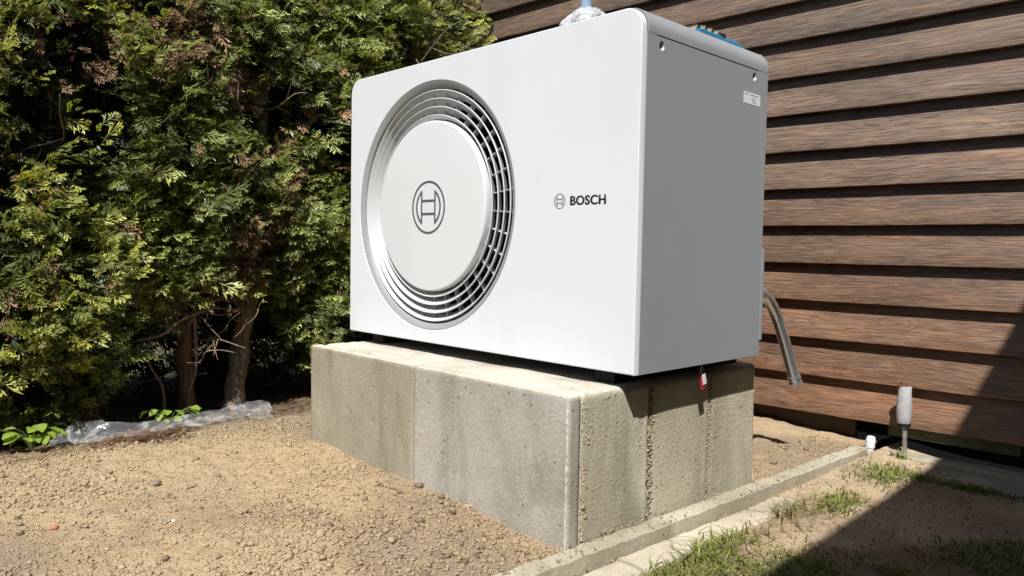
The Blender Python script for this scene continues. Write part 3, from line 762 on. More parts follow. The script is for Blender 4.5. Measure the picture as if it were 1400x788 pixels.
# edge trim of the side panel, left panel, back and floor pan
MB().box(-0.018, -0.0005, D-0.0005, D+0.0012, 0.0, ZG).build('side_flange', M['silver'], hp)
MB().box(-0.018, -0.0005, 0.0205, 0.022, 0.0, ZG).build('side_flange', M['silver'], hp)
MB().box(-W, -W+0.003, 0.0205, D, 0.0, ZG-0.0016).build('side_panel', M['silver'], hp)
MB().box(-W+0.004, -0.02, D-0.012, D-0.004, 0.0, H-0.004).build('back_panel', M['silver'], hp)
MB().box(-W+0.004, -0.004, 0.022, D-0.004, 0.003, 0.009).build('floor_pan', M['seam'], hp)
MB().box(-0.032, -0.026, 0.03, D-0.02, 0.02, H-0.01).build('inner_lining', M['dark'], hp)
# bracket plate on the back edge
MB().box(-0.05, 0.0005, D+0.0015, D+0.018, 0.048, 0.337).build('service_plate', M['silver'], hp, bevel=0.002)
# fan cavity and rotor
MB().lathe_y(FX, FZ, [(0.4185, 0.021), (0.412, 0.03), (0.40, 0.10), (0.40, 0.26), (0.0005, 0.262)], 64).build('fan_cavity', M['dark'], hp, smooth=True)
mb = MB().lathe_y(FX, FZ, [(0.0005, 0.10), (0.07, 0.10), (0.08, 0.11), (0.08, 0.20)], 32)
for k in range(5):
    a0 = 2*math.pi*k/5; n_ = len(mb.v)
    for i in range(7):
        r = 0.075 + 0.30*i/6
        for s_, yy in ((-0.42, 0.13), (0.0, 0.16), (0.42, 0.20)):
            a = a0 + s_ + 0.25*i/6; mb.v.append((FX+r*math.cos(a), yy, FZ+r*math.sin(a)))
    for i in range(6):
        for j in range(2): mb.f.append((n_+i*3+j, n_+i*3+j+1, n_+(i+1)*3+j+1, n_+(i+1)*3+j))
mb.build('fan_rotor', M['black_rubber'], hp, smooth=True)
# grille
MB().lathe_y(FX, FZ, [(0.4185, 0.0035), (0.4170, 0.0012), (0.4150, 0.0015), (0.400, 0.0100), (0.394, 0.022), (0.394, 0.040), (0.400, 0.040), (0.4182, 0.022)], 128, True).build('grille_rim', M['rim'], hp, smooth=True, sharp=30)
for r in (0.388, 0.3605, 0.333, 0.3055):
    MB().lathe_y(FX, FZ, [(r, 0.0095), (r+0.0025, 0.0115), (r-0.019, 0.0440), (r-0.023, 0.0440), (r-0.003, 0.0110)], 128, True).build('grille_ring', M['grille'], hp, smooth=True, sharp=35)
NR = 34
rib = MB().box(0.276, 0.396, 0.0225, 0.043, -0.0011, 0.0011).mesh('grille_rib')
for k in range(NR):
    o = link('grille_rib', rib, M['grille'], hp)
    o.location = Vector((FX, 0, FZ)) - hp.location; o.rotation_euler = (0, 2*math.pi*(k+0.37)/NR, 0)
DR = 0.287; DY = 0.000
hub = MB().lathe_y(FX, FZ, [(0.0005, DY), (DR-0.0075, DY), (DR-0.0052, DY+0.0002), (DR-0.0030, DY+0.0006), (DR-0.001, DY+0.0022), (DR, DY+0.005), (DR+0.0002, DY+0.007), (DR+0.0010, 0.0235), (DR-0.004, 0.042), (DR-0.02, 0.046), (0.0005, 0.046)], 128).build('hub_disc', M['disc'], hp, smooth=True, sharp=30)
# emblem: ring, two anchor sickles, two bars
def emblem(cx, cz, R, y, th, mat, parent, name):
    mb = MB(); t = R*0.085; yb = y-th
    def slabpoly(pts):
        n_ = len(mb.v); k = len(pts)
        mb.v += [(p[0], yb, p[1]) for p in pts] + [(p[0], y+0.0004, p[1]) for p in pts]
        mb.f.append(tuple(range(n_, n_+k))); mb.f.append(tuple(range(n_+k, n_+2*k))[::-1])
        for j in range(k): mb.f.append((n_+j, n_+(j+1) % k, n_+k+(j+1) % k, n_+k+j))
    mb.lathe_y(cx, cz, [(R, yb), (R, y+0.0004), (R-t, y+0.0004), (R-t, yb)], 72, True)
    r2 = R*0.755; xi = R*0.40
    for sgn in (-1, 1):
        a1 = math.acos((xi-t*0.15)/r2); K = 22
        outer = [(cx+sgn*r2*math.cos(a), cz+r2*math.sin(a)) for a in np.linspace(-a1, a1, K)]
        r3 = r2-t*1.05; a2 = math.acos(min(1, (xi+t*0.55)/r3))
        inner = [(cx+sgn*r3*math.cos(a), cz+r3*math.sin(a)) for a in np.linspace(-a2, a2, K)]
        for j in range(K-1): slabpoly([outer[j], outer[j+1], inner[j+1], inner[j]])
        top, bot = outer[-1], outer[0]; it, ib = inner[-1], inner[0]
        x0 = cx+sgn*(xi-t*0.45); x1 = cx+sgn*(xi+t*0.55)
        slabpoly([(x0, bot[1]), (x1, ib[1]), (x1, it[1]), (x0, top[1])])
    for z in (0.245, -0.245):
        slabpoly([(cx-xi+t*0.45, cz+R*z-t*0.55), (cx+xi-t*0.45, cz+R*z-t*0.55), (cx+xi-t*0.45, cz+R*z+t*0.55), (cx-xi+t*0.45, cz+R*z+t*0.55)])
    return mb.build(name, mat, parent)
emblem(FX-0.002, FZ-0.003, 0.090, DY, 0.0006, M['ink_grey'], hub, 'emblem')
emblem(-0.2735, 0.4605, 0.0212, 0.0, 0.0006, M['ink_grey'], fp, 'emblem')
def lettering(txt, x0, x1, z0, z1, y, mat, parent, name):
    cu = bpy.data.curves.new(name, 'FONT'); cu.body = txt; cu.size = 1.0; cu.offset = 0.020; cu.extrude = 0.0; cu.space_character = 1.06
    ob = bpy.data.objects.new(name, cu); C.objects.link(ob); bpy.context.view_layer.update()
    me = bpy.data.meshes.new_from_object(ob.evaluated_get(bpy.context.evaluated_depsgraph_get()))
    bpy.data.objects.remove(ob)
    co = np.zeros(len(me.vertices)*3); me.vertices.foreach_get('co', co); co = co.reshape(-1, 3); a, b = co.min(0), co.max(0)
    X = x0 + (co[:, 0]-a[0])/(b[0]-a[0])*(x1-x0); Z = z0 + (co[:, 1]-a[1])/(b[1]-a[1])*(z1-z0)
    me.vertices.foreach_set('co', np.stack([X, np.full(len(X), y), Z], 1).ravel())
    bm = bmesh.new(); bm.from_mesh(me)
    for k, dx in enumerate((-0.0009, 0.0009)):              # extra strokes a hair apart thicken the letters
        d_ = bmesh.ops.duplicate(bm, geom=[f for f in bm.faces if f.index >= 0][:len(me.polygons)])
        bmesh.ops.translate(bm, vec=(dx, 0.00012*(k+1), 0), verts=[v for v in d_['geom'] if isinstance(v, bmesh.types.BMVert)])
    ex = bmesh.ops.extrude_face_region(bm, geom=bm.faces[:]); bmesh.ops.translate(bm, vec=(0, 0.0008, 0), verts=[v for v in ex['geom'] if isinstance(v, bmesh.types.BMVert)])
    bmesh.ops.recalc_face_normals(bm, faces=bm.faces); bm.to_mesh(me); bm.free(); me.name = name
    me.materials.clear(); return link(name, me, mat, parent)
lettering('BOSCH', -0.2335, -0.1075, 0.4480, 0.4742, -0.0006, M['ink_black'], fp, 'lettering')
# rating sticker on the side panel, with its rows of tiny print
st = MB().box(-0.0002, 0.0006, 0.509, 0.608, 0.7765, 0.8110).build('sticker', M['paper'], sp)
rg = random.Random(2)
mb = MB()
for z, y0, y1 in ((0.805, 0.514, 0.536), (0.8045, 0.546, 0.597), (0.7955, 0.556, 0.566), (0.7955, 0.572, 0.580), (0.7905, 0.556, 0.569), (0.7905, 0.573, 0.579), (0.784, 0.558, 0.582)):
    y = y0
    while y < y1:
        w_ = rg.uniform(0.0016, 0.004); mb.box(0.0007, 0.0009, y, min(y+w_, y1), z-0.0011, z+0.0011); y += w_ + rg.uniform(0.0008, 0.0016)
mb.build('print', M['ink_grey'], st)
# rails the unit stands on
for x in (-1.235, -0.135):
    MB().box(x-0.035, x+0.035, 0.045, D+0.045, -0.0388, -0.010).box(x-0.02, x+0.02, 0.06, D, -0.012, 0.004).build('foot_rail', M['black_rubber'], hp, bevel=0.003)

# ------------------------------------------------------------------ things on and around the unit
# stainless steel pipe bending down behind the unit
pts0 = [(-0.062, 0.56, 0.196), (-0.075, 0.70, 0.199), (-0.088, 0.80, 0.194), (-0.095, 0.86, 0.180), (-0.101, 0.92, 0.147), (-0.105, 0.97, 0.103), (-0.101, 1.01, 0.040), (-0.097, 1.06, -0.051), (-0.0885, 1.098, -0.138)]
def smooth_path(p, k=6):
    p = [Vector(a) for a in p]; out = []
    for i in range(len(p)-1):
        a, b, c, d_ = p[max(i-1, 0)], p[i], p[i+1], p[min(i+2, len(p)-1)]
        for j in range(k):
            t = j/k; out.append(0.5*((2*b) + (c-a)*t + (2*a-5*b+4*c-d_)*t*t + (3*b-a-3*c+d_)*t**3))
    out.append(p[-1]); return out
sp_ = smooth_path(pts0)
pipe = empty('steel_pipe', (-0.06, 0.62, 0.19)); tag(pipe, 'bent shiny stainless steel pipe hanging open behind the heat pump', 'pipe')
MB().tube(sp_, 0.0205, 24, False).tube(sp_, 0.0187, 24, False).build('tube', M['steel'], pipe, smooth=True)
e = sp_[-1]; dr = (sp_[-1]-sp_[-2]).normalized()
MB().tube([e-dr*0.020, e-dr*0.014, e-dr*0.006, e+dr*0.000, e+dr*0.006, e+dr*0.012, e+dr*0.013, e+dr*0.004], [0.0207, 0.0240, 0.0245, 0.0220, 0.0220, 0.0248, 0.0195, 0.0187], 24, False).build('end_collar', M['steel'], pipe, smooth=True)
# insulated riser in front of the wall
ri = empty('insulated_riser', (0.153, 1.545, -0.47)); tag(ri, 'thin metal riser with grey foam sleeve standing in front of wall', 'pipe')
MB().tube([(0.155, 1.545, -0.50), (0.149, 1.545, -0.32)], 0.0085, 14).build('rod', M['galv'], ri, smooth=True)
rgf = random.Random(8)
prof = [(0.010, 0.0), (0.021, 0.0005), (0.0245, 0.006), (0.027, 0.035), (0.0275, 0.055), (0.0285, 0.075), (0.0265, 0.09), (0.0275, 0.100), (0.024, 0.115), (0.0235, 0.145), (0.022, 0.148), (0.012, 0.149)]
mb = MB().lathe_z((0.1445, 1.545, -0.328), prof, 28); mb.v = [(x+rgf.uniform(-0.0007, 0.0007), y+rgf.uniform(-0.0007, 0.0007), z) for x, y, z in mb.v]
mb.build('foam_sleeve', M['foam'], ri, smooth=True, sharp=60)
MB().lathe_z((0.147, 1.545, -0.337), [(0.001, 0), (0.021, 0), (0.0235, 0.006), (0.0235, 0.014), (0.010, 0.016)], 24).build('lower_band', M['black_rubber'], ri, smooth=True)
MB().lathe_z((0.140, 1.545, -0.180), [(0.001, 0.0), (0.0225, 0.0), (0.0225, 0.004), (0.012, 0.006), (0.013, 0.014), (0.010, 0.018), (0.001, 0.0185)], 24).build('valve_cap', M['rust'], ri, smooth=True)
# white stub beside it
su = empty('plastic_stub', (0.034, 1.50, -0.46)); tag(su, 'short white plastic pipe stub rising beside end of kerb', 'pipe')
a, b_ = Vector((0.033, 1.50, -0.50)), Vector((0.040, 1.507, -0.390)); dv = (b_-a).normalized()
MB().tube([a, b_-dv*0.012, b_-dv*0.004, b_, b_+dv*0.002], [0.013, 0.0165, 0.0160, 0.0125, 0.004], 20).build('tube', M['pvc'], su, smooth=True)
MB().tube([b_-dv*0.046, b_-dv*0.044, b_-dv*0.014, b_-dv*0.012], [0.0160, 0.0178, 0.0183, 0.0165], 20).build('collar', M['pvc'], su, smooth=True)
# red and white tag under the unit
tg = empty('hanging_tag', (-0.02, 0.352, 0.0)); tag(tg, 'small red and white tag dangling under the heat pump edge', 'tag')
MB().tube([(-0.02, 0.353, 0.006), (-0.021, 0.351, -0.018), (-0.02, 0.352, -0.034)], 0.0022, 8).tube([(-0.02, 0.360, 0.006), (-0.019, 0.357, -0.018), (-0.02, 0.353, -0.034)], 0.0016, 8).build('strap', M['galv'], tg, smooth=True)
def tilted(mb, ang, piv):
    c, s = math.cos(ang), math.sin(ang)
    mb.v = [(x, piv[0]+(y-piv[0])*c-(z-piv[1])*s, piv[1]+(y-piv[0])*s+(z-piv[1])*c) for x, y, z in mb.v]; return mb
tilted(MB().box(-0.024, -0.017, 0.344, 0.364, -0.080, -0.033), 0.28, (0.354, -0.034)).build('red_body', M['red'], tg, bevel=0.0015)
tilted(MB().box(-0.0165, -0.0135, 0.349, 0.366, -0.066, -0.033), 0.28, (0.354, -0.034)).build('white_face', M['tagwhite'], tg, bevel=0.001)
# hand brush on top of the unit
br = empty('hand_brush', (-0.10, 0.48, H+0.007)); tag(br, 'blue hand brush with pale bristles up lying on heat pump roof', 'brush')
ZT = H+0.0065
MB().box(-0.125, -0.070, 0.375, 0.500, ZT, ZT+0.027).build('block', M['blue'], br, bevel=0.004)
MB().tube([(-0.09, 0.498, ZT+0.017), (-0.09, 0.535, ZT+0.019), (-0.088, 0.580, ZT+0.019), (-0.086, 0.640, ZT+0.014)], [0.016, 0.013, 0.016, 0.010], 12).build('handle', M['blue'], br, smooth=True)
MB().box(-0.122, -0.078, 0.5005, 0.530, ZT+0.001, ZT+0.040).build('clip', M['black_rubber'], br, bevel=0.003)
rgb2 = random.Random(6); tuft_me = []
for k in range(3):
    mb = MB()
    for i in range(14):
        x, y = rgb2.uniform(-0.003, 0.003), rgb2.uniform(-0.003, 0.003); dx, dy = rgb2.uniform(-0.006, 0.006), rgb2.uniform(-0.006, 0.006); hh = rgb2.uniform(0.009, 0.015)
        mb.tube([(x, y, 0), (x+dx*0.4, y+dy*0.4, hh*0.6), (x+dx, y+dy, hh)], [0.0007, 0.0006, 0.0003], 4)
    tuft_me.append(mb.mesh('bristle_tuft'))
for i in range(10):
    for j in range(4):
        o = link('bristle_tuft', tuft_me[(i+j) % 3], M['bristle'] if (i*3+j) % 4 else M['dark'], br)
        o.location = Vector((-0.119+0.0127*j, 0.382+0.0122*i, ZT+0.0265)) - br.location
# upright tube with crumpled film at its foot
po = empty('upright_tube', (-0.277, 0.10, H+0.006)); tag(po, 'blue grey upright tube wrapped in clear film on heat pump roof', 'tube')
MB().tube([(-0.278, 0.10, ZT), (-0.2765, 0.10, 1.34)], 0.0165, 20).build('tube', M['polecol'], po, smooth=True)
rgw = random.Random(12); mb = MB(); K = 30
pr = [(0.070, 0.0), (0.072, 0.014), (0.068, 0.030), (0.056, 0.046), (0.036, 0.056), (0.022, 0.060), (0.018, 0.062)]
n_ = 0
for (r, z) in pr:
    for j in range(K):
        a = 2*math.pi*j/K; rr_ = r*(1+0.13*math.sin(5*a+z*60)+rgw.uniform(-0.10, 0.10)); mb.v.append((-0.278+rr_*math.cos(a), 0.10+rr_*math.sin(a)*0.75, ZT+z+rgw.uniform(-0.003, 0.003)*(z > 0)))
for i in range(len(pr)-1):
    for j in range(K): mb.f.append((i*K+j, i*K+(j+1) % K, (i+1)*K+(j+1) % K, (i+1)*K+j))
mb.build('film_wrap', foil_mat('film_wrap', 0.35, 0.9), po)

# ------------------------------------------------------------------ clear plastic sheet along the hedge foot
def sheet():
    line = [(-2.00, -0.875), (-1.965, -0.80), (-1.90, -0.72), (-1.87, -0.60), (-1.87, -0.45), (-1.885, -0.32), (-1.90, -0.20), (-1.875, -0.12), (-1.86, -0.075)]
    hts = [0.030, 0.105, 0.085, 0.048, 0.046, 0.058, 0.075, 0.095, 0.085]
    path = smooth_path([(x, y, 0) for x, y in line], 10); hh = np.interp(np.linspace(0, 8, len(path)), range(9), hts)
    K = 15; V = []; F = []
    for i, p in enumerate(path):
        t = (path[min(i+1, len(path)-1)]-path[max(i-1, 0)]).normalized(); nr = Vector((t.y, -t.x, 0))
        for j in range(K):
            s = j/(K-1)                                   # 0 = front on the soil, 1 = back, standing up and folding over
            x = p.x + nr.x*(0.055-0.11*s); y = p.y + nr.y*(0.055-0.11*s)
            g = float(soil_z(x, y)) + 0.006
            cr = float(fbm(np.array([i*0.33+3]), np.array([j*0.45]), oct=3)[0])
            z = g + hh[i]*(s**1.3 if s < 0.8 else 0.75-(s-0.8)*1.2) + 0.011*cr*s*(0.3+abs(s-0.3))
            V.append((x+0.008*cr, y+0.012*float(vnoise(i*0.4, j*0.5)), z))
    n_ = len(path)
    for i in range(n_-1):
        for j in range(K-1): F.append((i*K+j, i*K+j+1, (i+1)*K+j+1, (i+1)*K+j))
    mb = MB(); mb.v = V; mb.f = F; return mb
sh = sheet().build('plastic_sheet', M['foil'], smooth=True, sharp=180); tag(sh, 'crumpled clear plastic film lying between soil and hedge', 'plastic sheet')

# ------------------------------------------------------------------ conifer hedge
def spray_template(seed, coarse=False):
    # flat fern-like spray of scale foliage along +X, unit length; returns verts, quads, tip factor
    rg = np.random.default_rng(seed); V = []; F = []; T = []
    def leaf(a, b, w, tip):
        a = np.array(a); b = np.array(b); d = b-a; n_ = np.array([-d[1], d[0], 0]); n_ /= (np.linalg.norm(n_)+1e-9)
        mid = a + d*0.55; k = len(V)
        V.extend([a, mid - n_*w + [0, 0, -w*0.35], b, mid + n_*w + [0, 0, -w*0.35]]); T.extend([tip*0.6, tip, tip*1.2, tip]); F.append((k, k+1, k+2, k+3))
    def z(x): return -0.30*x*x + 0.08*x
    m_ = 2 if coarse else 3; xs = np.linspace(0, 1.0, m_+1); wk = 1.5 if coarse else 1.0
    for i in range(m_): leaf((xs[i], 0, z(xs[i])), (xs[i+1]+0.04, rg.uniform(-0.03, 0.03), z(xs[i+1])), 0.026*wk, 0.3+0.6*i/m_)
    k = 0
    for x in np.linspace(0.10, 0.90, 9):
        s = 1 if k % 2 else -1; k += 1
        ln = 0.50*(1-x)**0.7 + 0.12 + rg.uniform(-0.08, 0.08); an = math.radians(rg.uniform(30, 52))*s
        dx, dy = math.cos(an), math.sin(an); dr = rg.uniform(-0.3, 0.05)
        P0 = np.array([x, 0, z(x)]); P1 = P0 + np.array([dx*ln, dy*ln, z(x+dx*ln)-z(x) + dr*ln])
        leaf(P0, P1, 0.042*wk, 0.45+0.4*x)
        if coarse: continue
        for q, sd in ((0.45, 1 if k % 3 else -1),):
            B = P0 + (P1-P0)*q; a2 = an + sd*math.radians(rg.uniform(28, 45)); l2 = ln*rg.uniform(0.35, 0.55)
            leaf(B, B + np.array([math.cos(a2)*l2, math.sin(a2)*l2, dr*l2-0.03*l2]), 0.038, 0.8+0.3*rg.random())
    return np.array(V), np.array(F), np.array(T)
SPR_FINE = [spray_template(s) for s in range(7)]; SPR_COARSE = [spray_template(s, True) for s in range(5)]
DEAD = [((0.10, 0.89), 0.13), ((-0.33, 1.20), 0.14), ((-0.19, 0.14), 0.13), ((-0.04, 0.31), 0.13), ((-0.68, 1.09), 0.12), ((-0.76, 0.96), 0.09), ((0.15, 0.61), 0.07), ((-0.09, 1.05), 0.10), ((0.04, 0.44), 0.08), ((-0.5, 1.33), 0.12)]
def sprays(name, P, Dv, Up, sc, c0, c1, mat, parent, SPR=SPR_FINE):
    # P positions, Dv growth directions, Up spray normals, sc lengths, c0/c1 base and tip colours
    n = len(P); Dv = Dv/np.linalg.norm(Dv, axis=1)[:, None]
    Y = np.cross(Up, Dv); Y /= (np.linalg.norm(Y, axis=1)[:, None]+1e-9); Z = np.cross(Dv, Y)
    VV, FF, CC, off = [], [], [], 0
    var = RNG.integers(0, len(SPR), n)
    for t in range(len(SPR)):
        ix = np.where(var == t)[0]
        if not len(ix): continue
        V, F, T = SPR[t]; wd = RNG.uniform(0.75, 1.1, len(ix))
        L_ = V[None]*sc[ix][:, None, None]*np.stack([np.ones(len(ix)), wd, RNG.uniform(0.6, 1.5, len(ix))], 1)[:, None, :]
        w = P[ix][:, None, :] + L_[:, :, 0:1]*Dv[ix][:, None, :] + L_[:, :, 1:2]*Y[ix][:, None, :] + L_[:, :, 2:3]*Z[ix][:, None, :]
        tt = np.clip(T, 0, 1.2)[None, :, None]; c = c0[ix][:, None, :]*(1-tt) + c1[ix][:, None, :]*tt
        VV.append(w.reshape(-1, 3)); CC.append(np.clip(c, 0.004, 1).reshape(-1, 3)); FF.append((F[None] + (np.arange(len(ix))*len(V))[:, None, None] + off).reshape(-1, 4)); off += len(ix)*len(V)
    return link(name, np_mesh(name, np.concatenate(VV), np.concatenate(FF), np.concatenate(CC)), mat, parent)
def face_x(y, z):
    # front face of the clipped hedge: leans back with height, lumpy, hollowed around the bare trunks
    f = np.interp(z, [-0.45, -0.15, 0.15, 2.2], [-2.12, -1.97, -1.92, -2.32]) + 0.085*fbm(y*4.5+2, z*4.5, oct=3) + 0.05*fbm(y*13, z*13+4, oct=2)
    return f - 0.22*np.clip((y+0.80)/0.5, 0, 1)*np.clip((0.95-z)/0.7, 0, 1)*np.clip((0.65-y)/0.4, 0.4, 1)
def conifer(loc, lab, path, r0, R, zlo, zhi, nspr, bark, zlo_front=None, seed=0, hue=0.0, twigs=14, front_az=math.radians(-22)):
    rg = np.random.default_rng(100+seed); tr = empty('conifer', loc); tag(tr, lab, 'tree', 'conifers of the hedge')
    tp = smooth_path(path, 5); kk = len(tp)
    rad = [max(0.008, r0*(1-0.75*i/kk))*(1.35 if i == 0 else 1.12 if i == 1 else 1.0)*(1+0.05*math.sin(i*2.1+seed)) for i in range(kk)]
    mb = MB().tube(tp, rad, 14); mb.v = [(x+0.006*math.sin(z*47+y*31+seed), y+0.006*math.cos(z*53+x*40), z) for x, y, z in mb.v]
    mb.build('trunk', bark, tr, smooth=True, sharp=180)
    zs = np.array([p.z for p in tp]); axx = np.array([p.x for p in tp]); axy = np.array([p.y for p in tp])
    # limbs and bare twigs
    for i in range(twigs):
        mb = MB()
        z = rg.uniform(max(zlo-0.1, -0.35), zhi*0.75); a = front_az + rg.normal(0, 0.9); ln = R*rg.uniform(0.5, 0.95)
        x0, y0 = np.interp(z, zs, axx), np.interp(z, zs, axy); p = [Vector((x0, y0, z))]
        dz = rg.uniform(0.1, 0.7)
        for s in range(1, 6):
            a += rg.normal(0, 0.28); p.append(p[-1] + Vector((math.cos(a)*ln/5, math.sin(a)*ln/5, dz*ln/5 + rg.normal(0, 0.02))))
        mb.tube(smooth_path(p, 3), list(np.linspace(rg.uniform(0.005, 0.010), 0.0015, 16)), 6)
        for q in range(2):
            b0 = p[2+q]; a2 = a + rg.normal(0, 0.9); pp = [b0]
            for s in range(3): a2 += rg.normal(0, 0.4); pp.append(pp[-1] + Vector((math.cos(a2)*0.07, math.sin(a2)*0.07, rg.normal(0.0, 0.04))))
            mb.tube(smooth_path(pp, 3), list(np.linspace(0.0035, 0.001, 10)), 5)
        mb.build('branch', M['twig'], tr, smooth=True, sharp=180)
    # outer foliage: the crown narrows upward so that the sun reaches its face
    def shell(nspr, d0, d1, front):
        z = zlo + (zhi-zlo)*rg.random(nspr)**1.12; az = np.where(rg.random(nspr) < front, front_az + rg.normal(0, 0.80, nspr), rg.uniform(-math.pi, math.pi, nspr))
        lump = fbm(np.cos(az)*2.3+seed*3, np.sin(az)*2.3+z*3.1, z*2.6, oct=3)
        depth = rg.uniform(d0, d1, nspr)
        rr = R*(1+0.34*lump)*depth*np.clip(1.20-0.27*np.clip(z+0.3, 0, 3), 0.45, 1.25)
        P = np.stack([np.interp(z, zs, axx)+rr*np.cos(az), np.interp(z, zs, axy)+rr*np.sin(az), z], 1)
        gap = fbm(P[:, 0]*4.5+seed, P[:, 1]*4.5, P[:, 2]*4.0, oct=2); ok = gap > (-0.22 if d1 > 0.9 else -9)
        if zlo_front is not None: ok &= P[:, 2] > zlo_front + 0.14*fbm(P[:, 1]*6, P[:, 0]*6, oct=2)
        ok &= (P[:, 1] < 1.56 + 0.0386*P[:, 0]); ok &= (P[:, 2] > soil_z(P[:, 0], P[:, 1])+0.03)
        nz_ = fbm(P[:, 1]*4.5+2, P[:, 2]*4.5, oct=3); lim = face_x(P[:, 1], P[:, 2])
        if d1 > 0.9: P[:, 0] = np.where(P[:, 0] > lim, lim - np.abs(rg.normal(0, 0.075, nspr)), P[:, 0])
        else: ok &= P[:, 0] < lim - 0.17
        nz_ = 0.07*nz_
        hollow = np.interp(P[:, 1], [-1.0, -0.75, -0.55, -0.3, 0.12, 0.30, 0.5], [-0.5, -0.40, -0.16, 0.08, 0.14, -0.30, -0.42]) + 1.2*nz_
        ok &= (P[:, 2] > hollow) | (P[:, 0] < -2.62)
        return P[ok], az[ok], z[ok], lump[ok], depth[ok]
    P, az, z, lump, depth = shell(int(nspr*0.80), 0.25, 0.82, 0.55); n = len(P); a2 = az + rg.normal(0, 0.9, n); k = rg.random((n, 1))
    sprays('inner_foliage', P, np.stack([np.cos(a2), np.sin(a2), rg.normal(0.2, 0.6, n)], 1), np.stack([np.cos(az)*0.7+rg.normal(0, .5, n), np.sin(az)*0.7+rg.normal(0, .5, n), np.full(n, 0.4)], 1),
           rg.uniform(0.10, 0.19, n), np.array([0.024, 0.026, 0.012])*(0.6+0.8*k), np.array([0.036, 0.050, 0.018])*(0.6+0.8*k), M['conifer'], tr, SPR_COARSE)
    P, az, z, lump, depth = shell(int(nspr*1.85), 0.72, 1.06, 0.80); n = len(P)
    a2 = az + rg.normal(0, 0.55, n)
    Dv = np.stack([np.cos(a2), np.sin(a2), rg.normal(0.22, 0.45, n)], 1)
    Up = np.stack([rg.normal(0.30, 0.45, n), rg.normal(-0.38, 0.45, n), np.full(n, 0.75)], 1)
    sc = np.clip(np.exp(rg.normal(math.log(0.066), 0.34, n)), 0.03, 0.15)
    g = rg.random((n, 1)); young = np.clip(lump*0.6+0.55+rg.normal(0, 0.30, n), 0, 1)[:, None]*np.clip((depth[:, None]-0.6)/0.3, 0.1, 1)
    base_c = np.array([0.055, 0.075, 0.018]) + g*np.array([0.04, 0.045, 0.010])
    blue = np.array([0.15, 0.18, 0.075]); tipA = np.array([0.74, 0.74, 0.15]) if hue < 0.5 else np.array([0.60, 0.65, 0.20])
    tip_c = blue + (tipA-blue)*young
    dead = np.zeros(n, bool)
    for (cy, cz), r in DEAD: dead |= (np.hypot(P[:, 1]-cy, P[:, 2]-cz) < 1.15*r*rg.uniform(0.5, 1.1, n)) & (P[:, 0] > -2.62) & (rg.random(n) < 0.8)
    dead |= rg.random(n) < 0.055
    g1 = ~dead
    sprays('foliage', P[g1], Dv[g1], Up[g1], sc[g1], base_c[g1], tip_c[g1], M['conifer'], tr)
    if dead.sum():
        k = rg.random((dead.sum(), 1)); db = np.array([0.10, 0.055, 0.030])*(0.7+0.6*k); dt = np.array([0.40, 0.25, 0.145])*(0.5+0.8*k)
        Dd = Dv[dead].copy(); Dd[:, 2] -= 0.7
        sprays('dead_foliage', P[dead], Dd, Up[dead], sc[dead]*0.9, db, dt, M['dead'], tr)
    return tr
S = lambda x, y, lean=(0, 0): [(x, y, -0.50), (x+lean[0]*0.2, y+lean[1]*0.2, -0.2), (x+lean[0]*0.55, y+lean[1]*0.55, 0.25), (x+lean[0]*0.8, y+lean[1]*0.8, 0.9), (x+lean[0], y+lean[1], 1.7), (x+lean[0], y+lean[1], 2.5)]
conifer((-2.40, -1.50, -0.46), 'sunlit yellow green conifer at the left picture edge', S(-2.40, -1.50), 0.045, 0.52, -0.40, 1.75, 2600, M['bark_red'], None, 1, 0.0, 6)
conifer((-2.42, -0.90, -0.46), 'bushy yellow green conifer reaching the ground behind the film', S(-2.42, -0.90), 0.045, 0.54, -0.40, 1.8, 4600, M['bark_red'], None, 2, 0.0, 10)
conifer((-2.34, -0.245, -0.46), 'conifer with straight reddish stringy trunk behind the plastic film', S(-2.34, -0.245, (0, -0.05)), 0.040, 0.42, -0.10, 1.8, 3300, M['bark_red'], 0.0, 3, 0.6, 18)
conifer((-2.30, -0.045, -0.46), 'conifer with leaning pale flecked trunk at end of film', S(-2.30, -0.05, (-0.02, 0.19)), 0.050, 0.40, -0.05, 1.85, 3300, M['bark'], 0.04, 4, 0.6, 18)
conifer((-2.46, 0.52, -0.46), 'dense dark green conifer just left of the heat pump', S(-2.46, 0.52), 0.045, 0.50, -0.34, 2.0, 4000, M['bark_red'], -0.25, 5, 0.8, 12)
conifer((-2.36, 1.02, -0.46), 'bright green conifer rising behind the heat pump by the wall', S(-2.36, 1.02), 0.045, 0.56, 0.3, 2.3, 2900, M['bark_red'], None, 6, 0.0, 5)
conifer((-3.02, -0.55, -0.46), 'shaded conifer in the second row behind the bushy one', S(-3.02, -0.55), 0.05, 0.62, -0.42, 2.1, 1500, M['bark_red'], None, 7, 0.8, 3)
conifer((-3.05, 0.22, -0.46), 'shaded conifer in the second row behind the two trunks', S(-3.05, 0.22), 0.05, 0.66, -0.42, 2.2, 1700, M['bark_red'], None, 8, 0.8, 3)
conifer((-3.08, 0.98, -0.46), 'shaded conifer in the second row next to the wall', S(-3.08, 0.98), 0.05, 0.62, -0.42, 2.5, 1300, M['bark_red'], None, 9, 0.8, 3)
conifer((-3.0, -1.35, -0.46), 'shaded conifer in the second row at far left', S(-3.0, -1.35), 0.05, 0.62, -0.42, 2.0, 1300, M['bark_red'], None, 10, 0.8, 3)
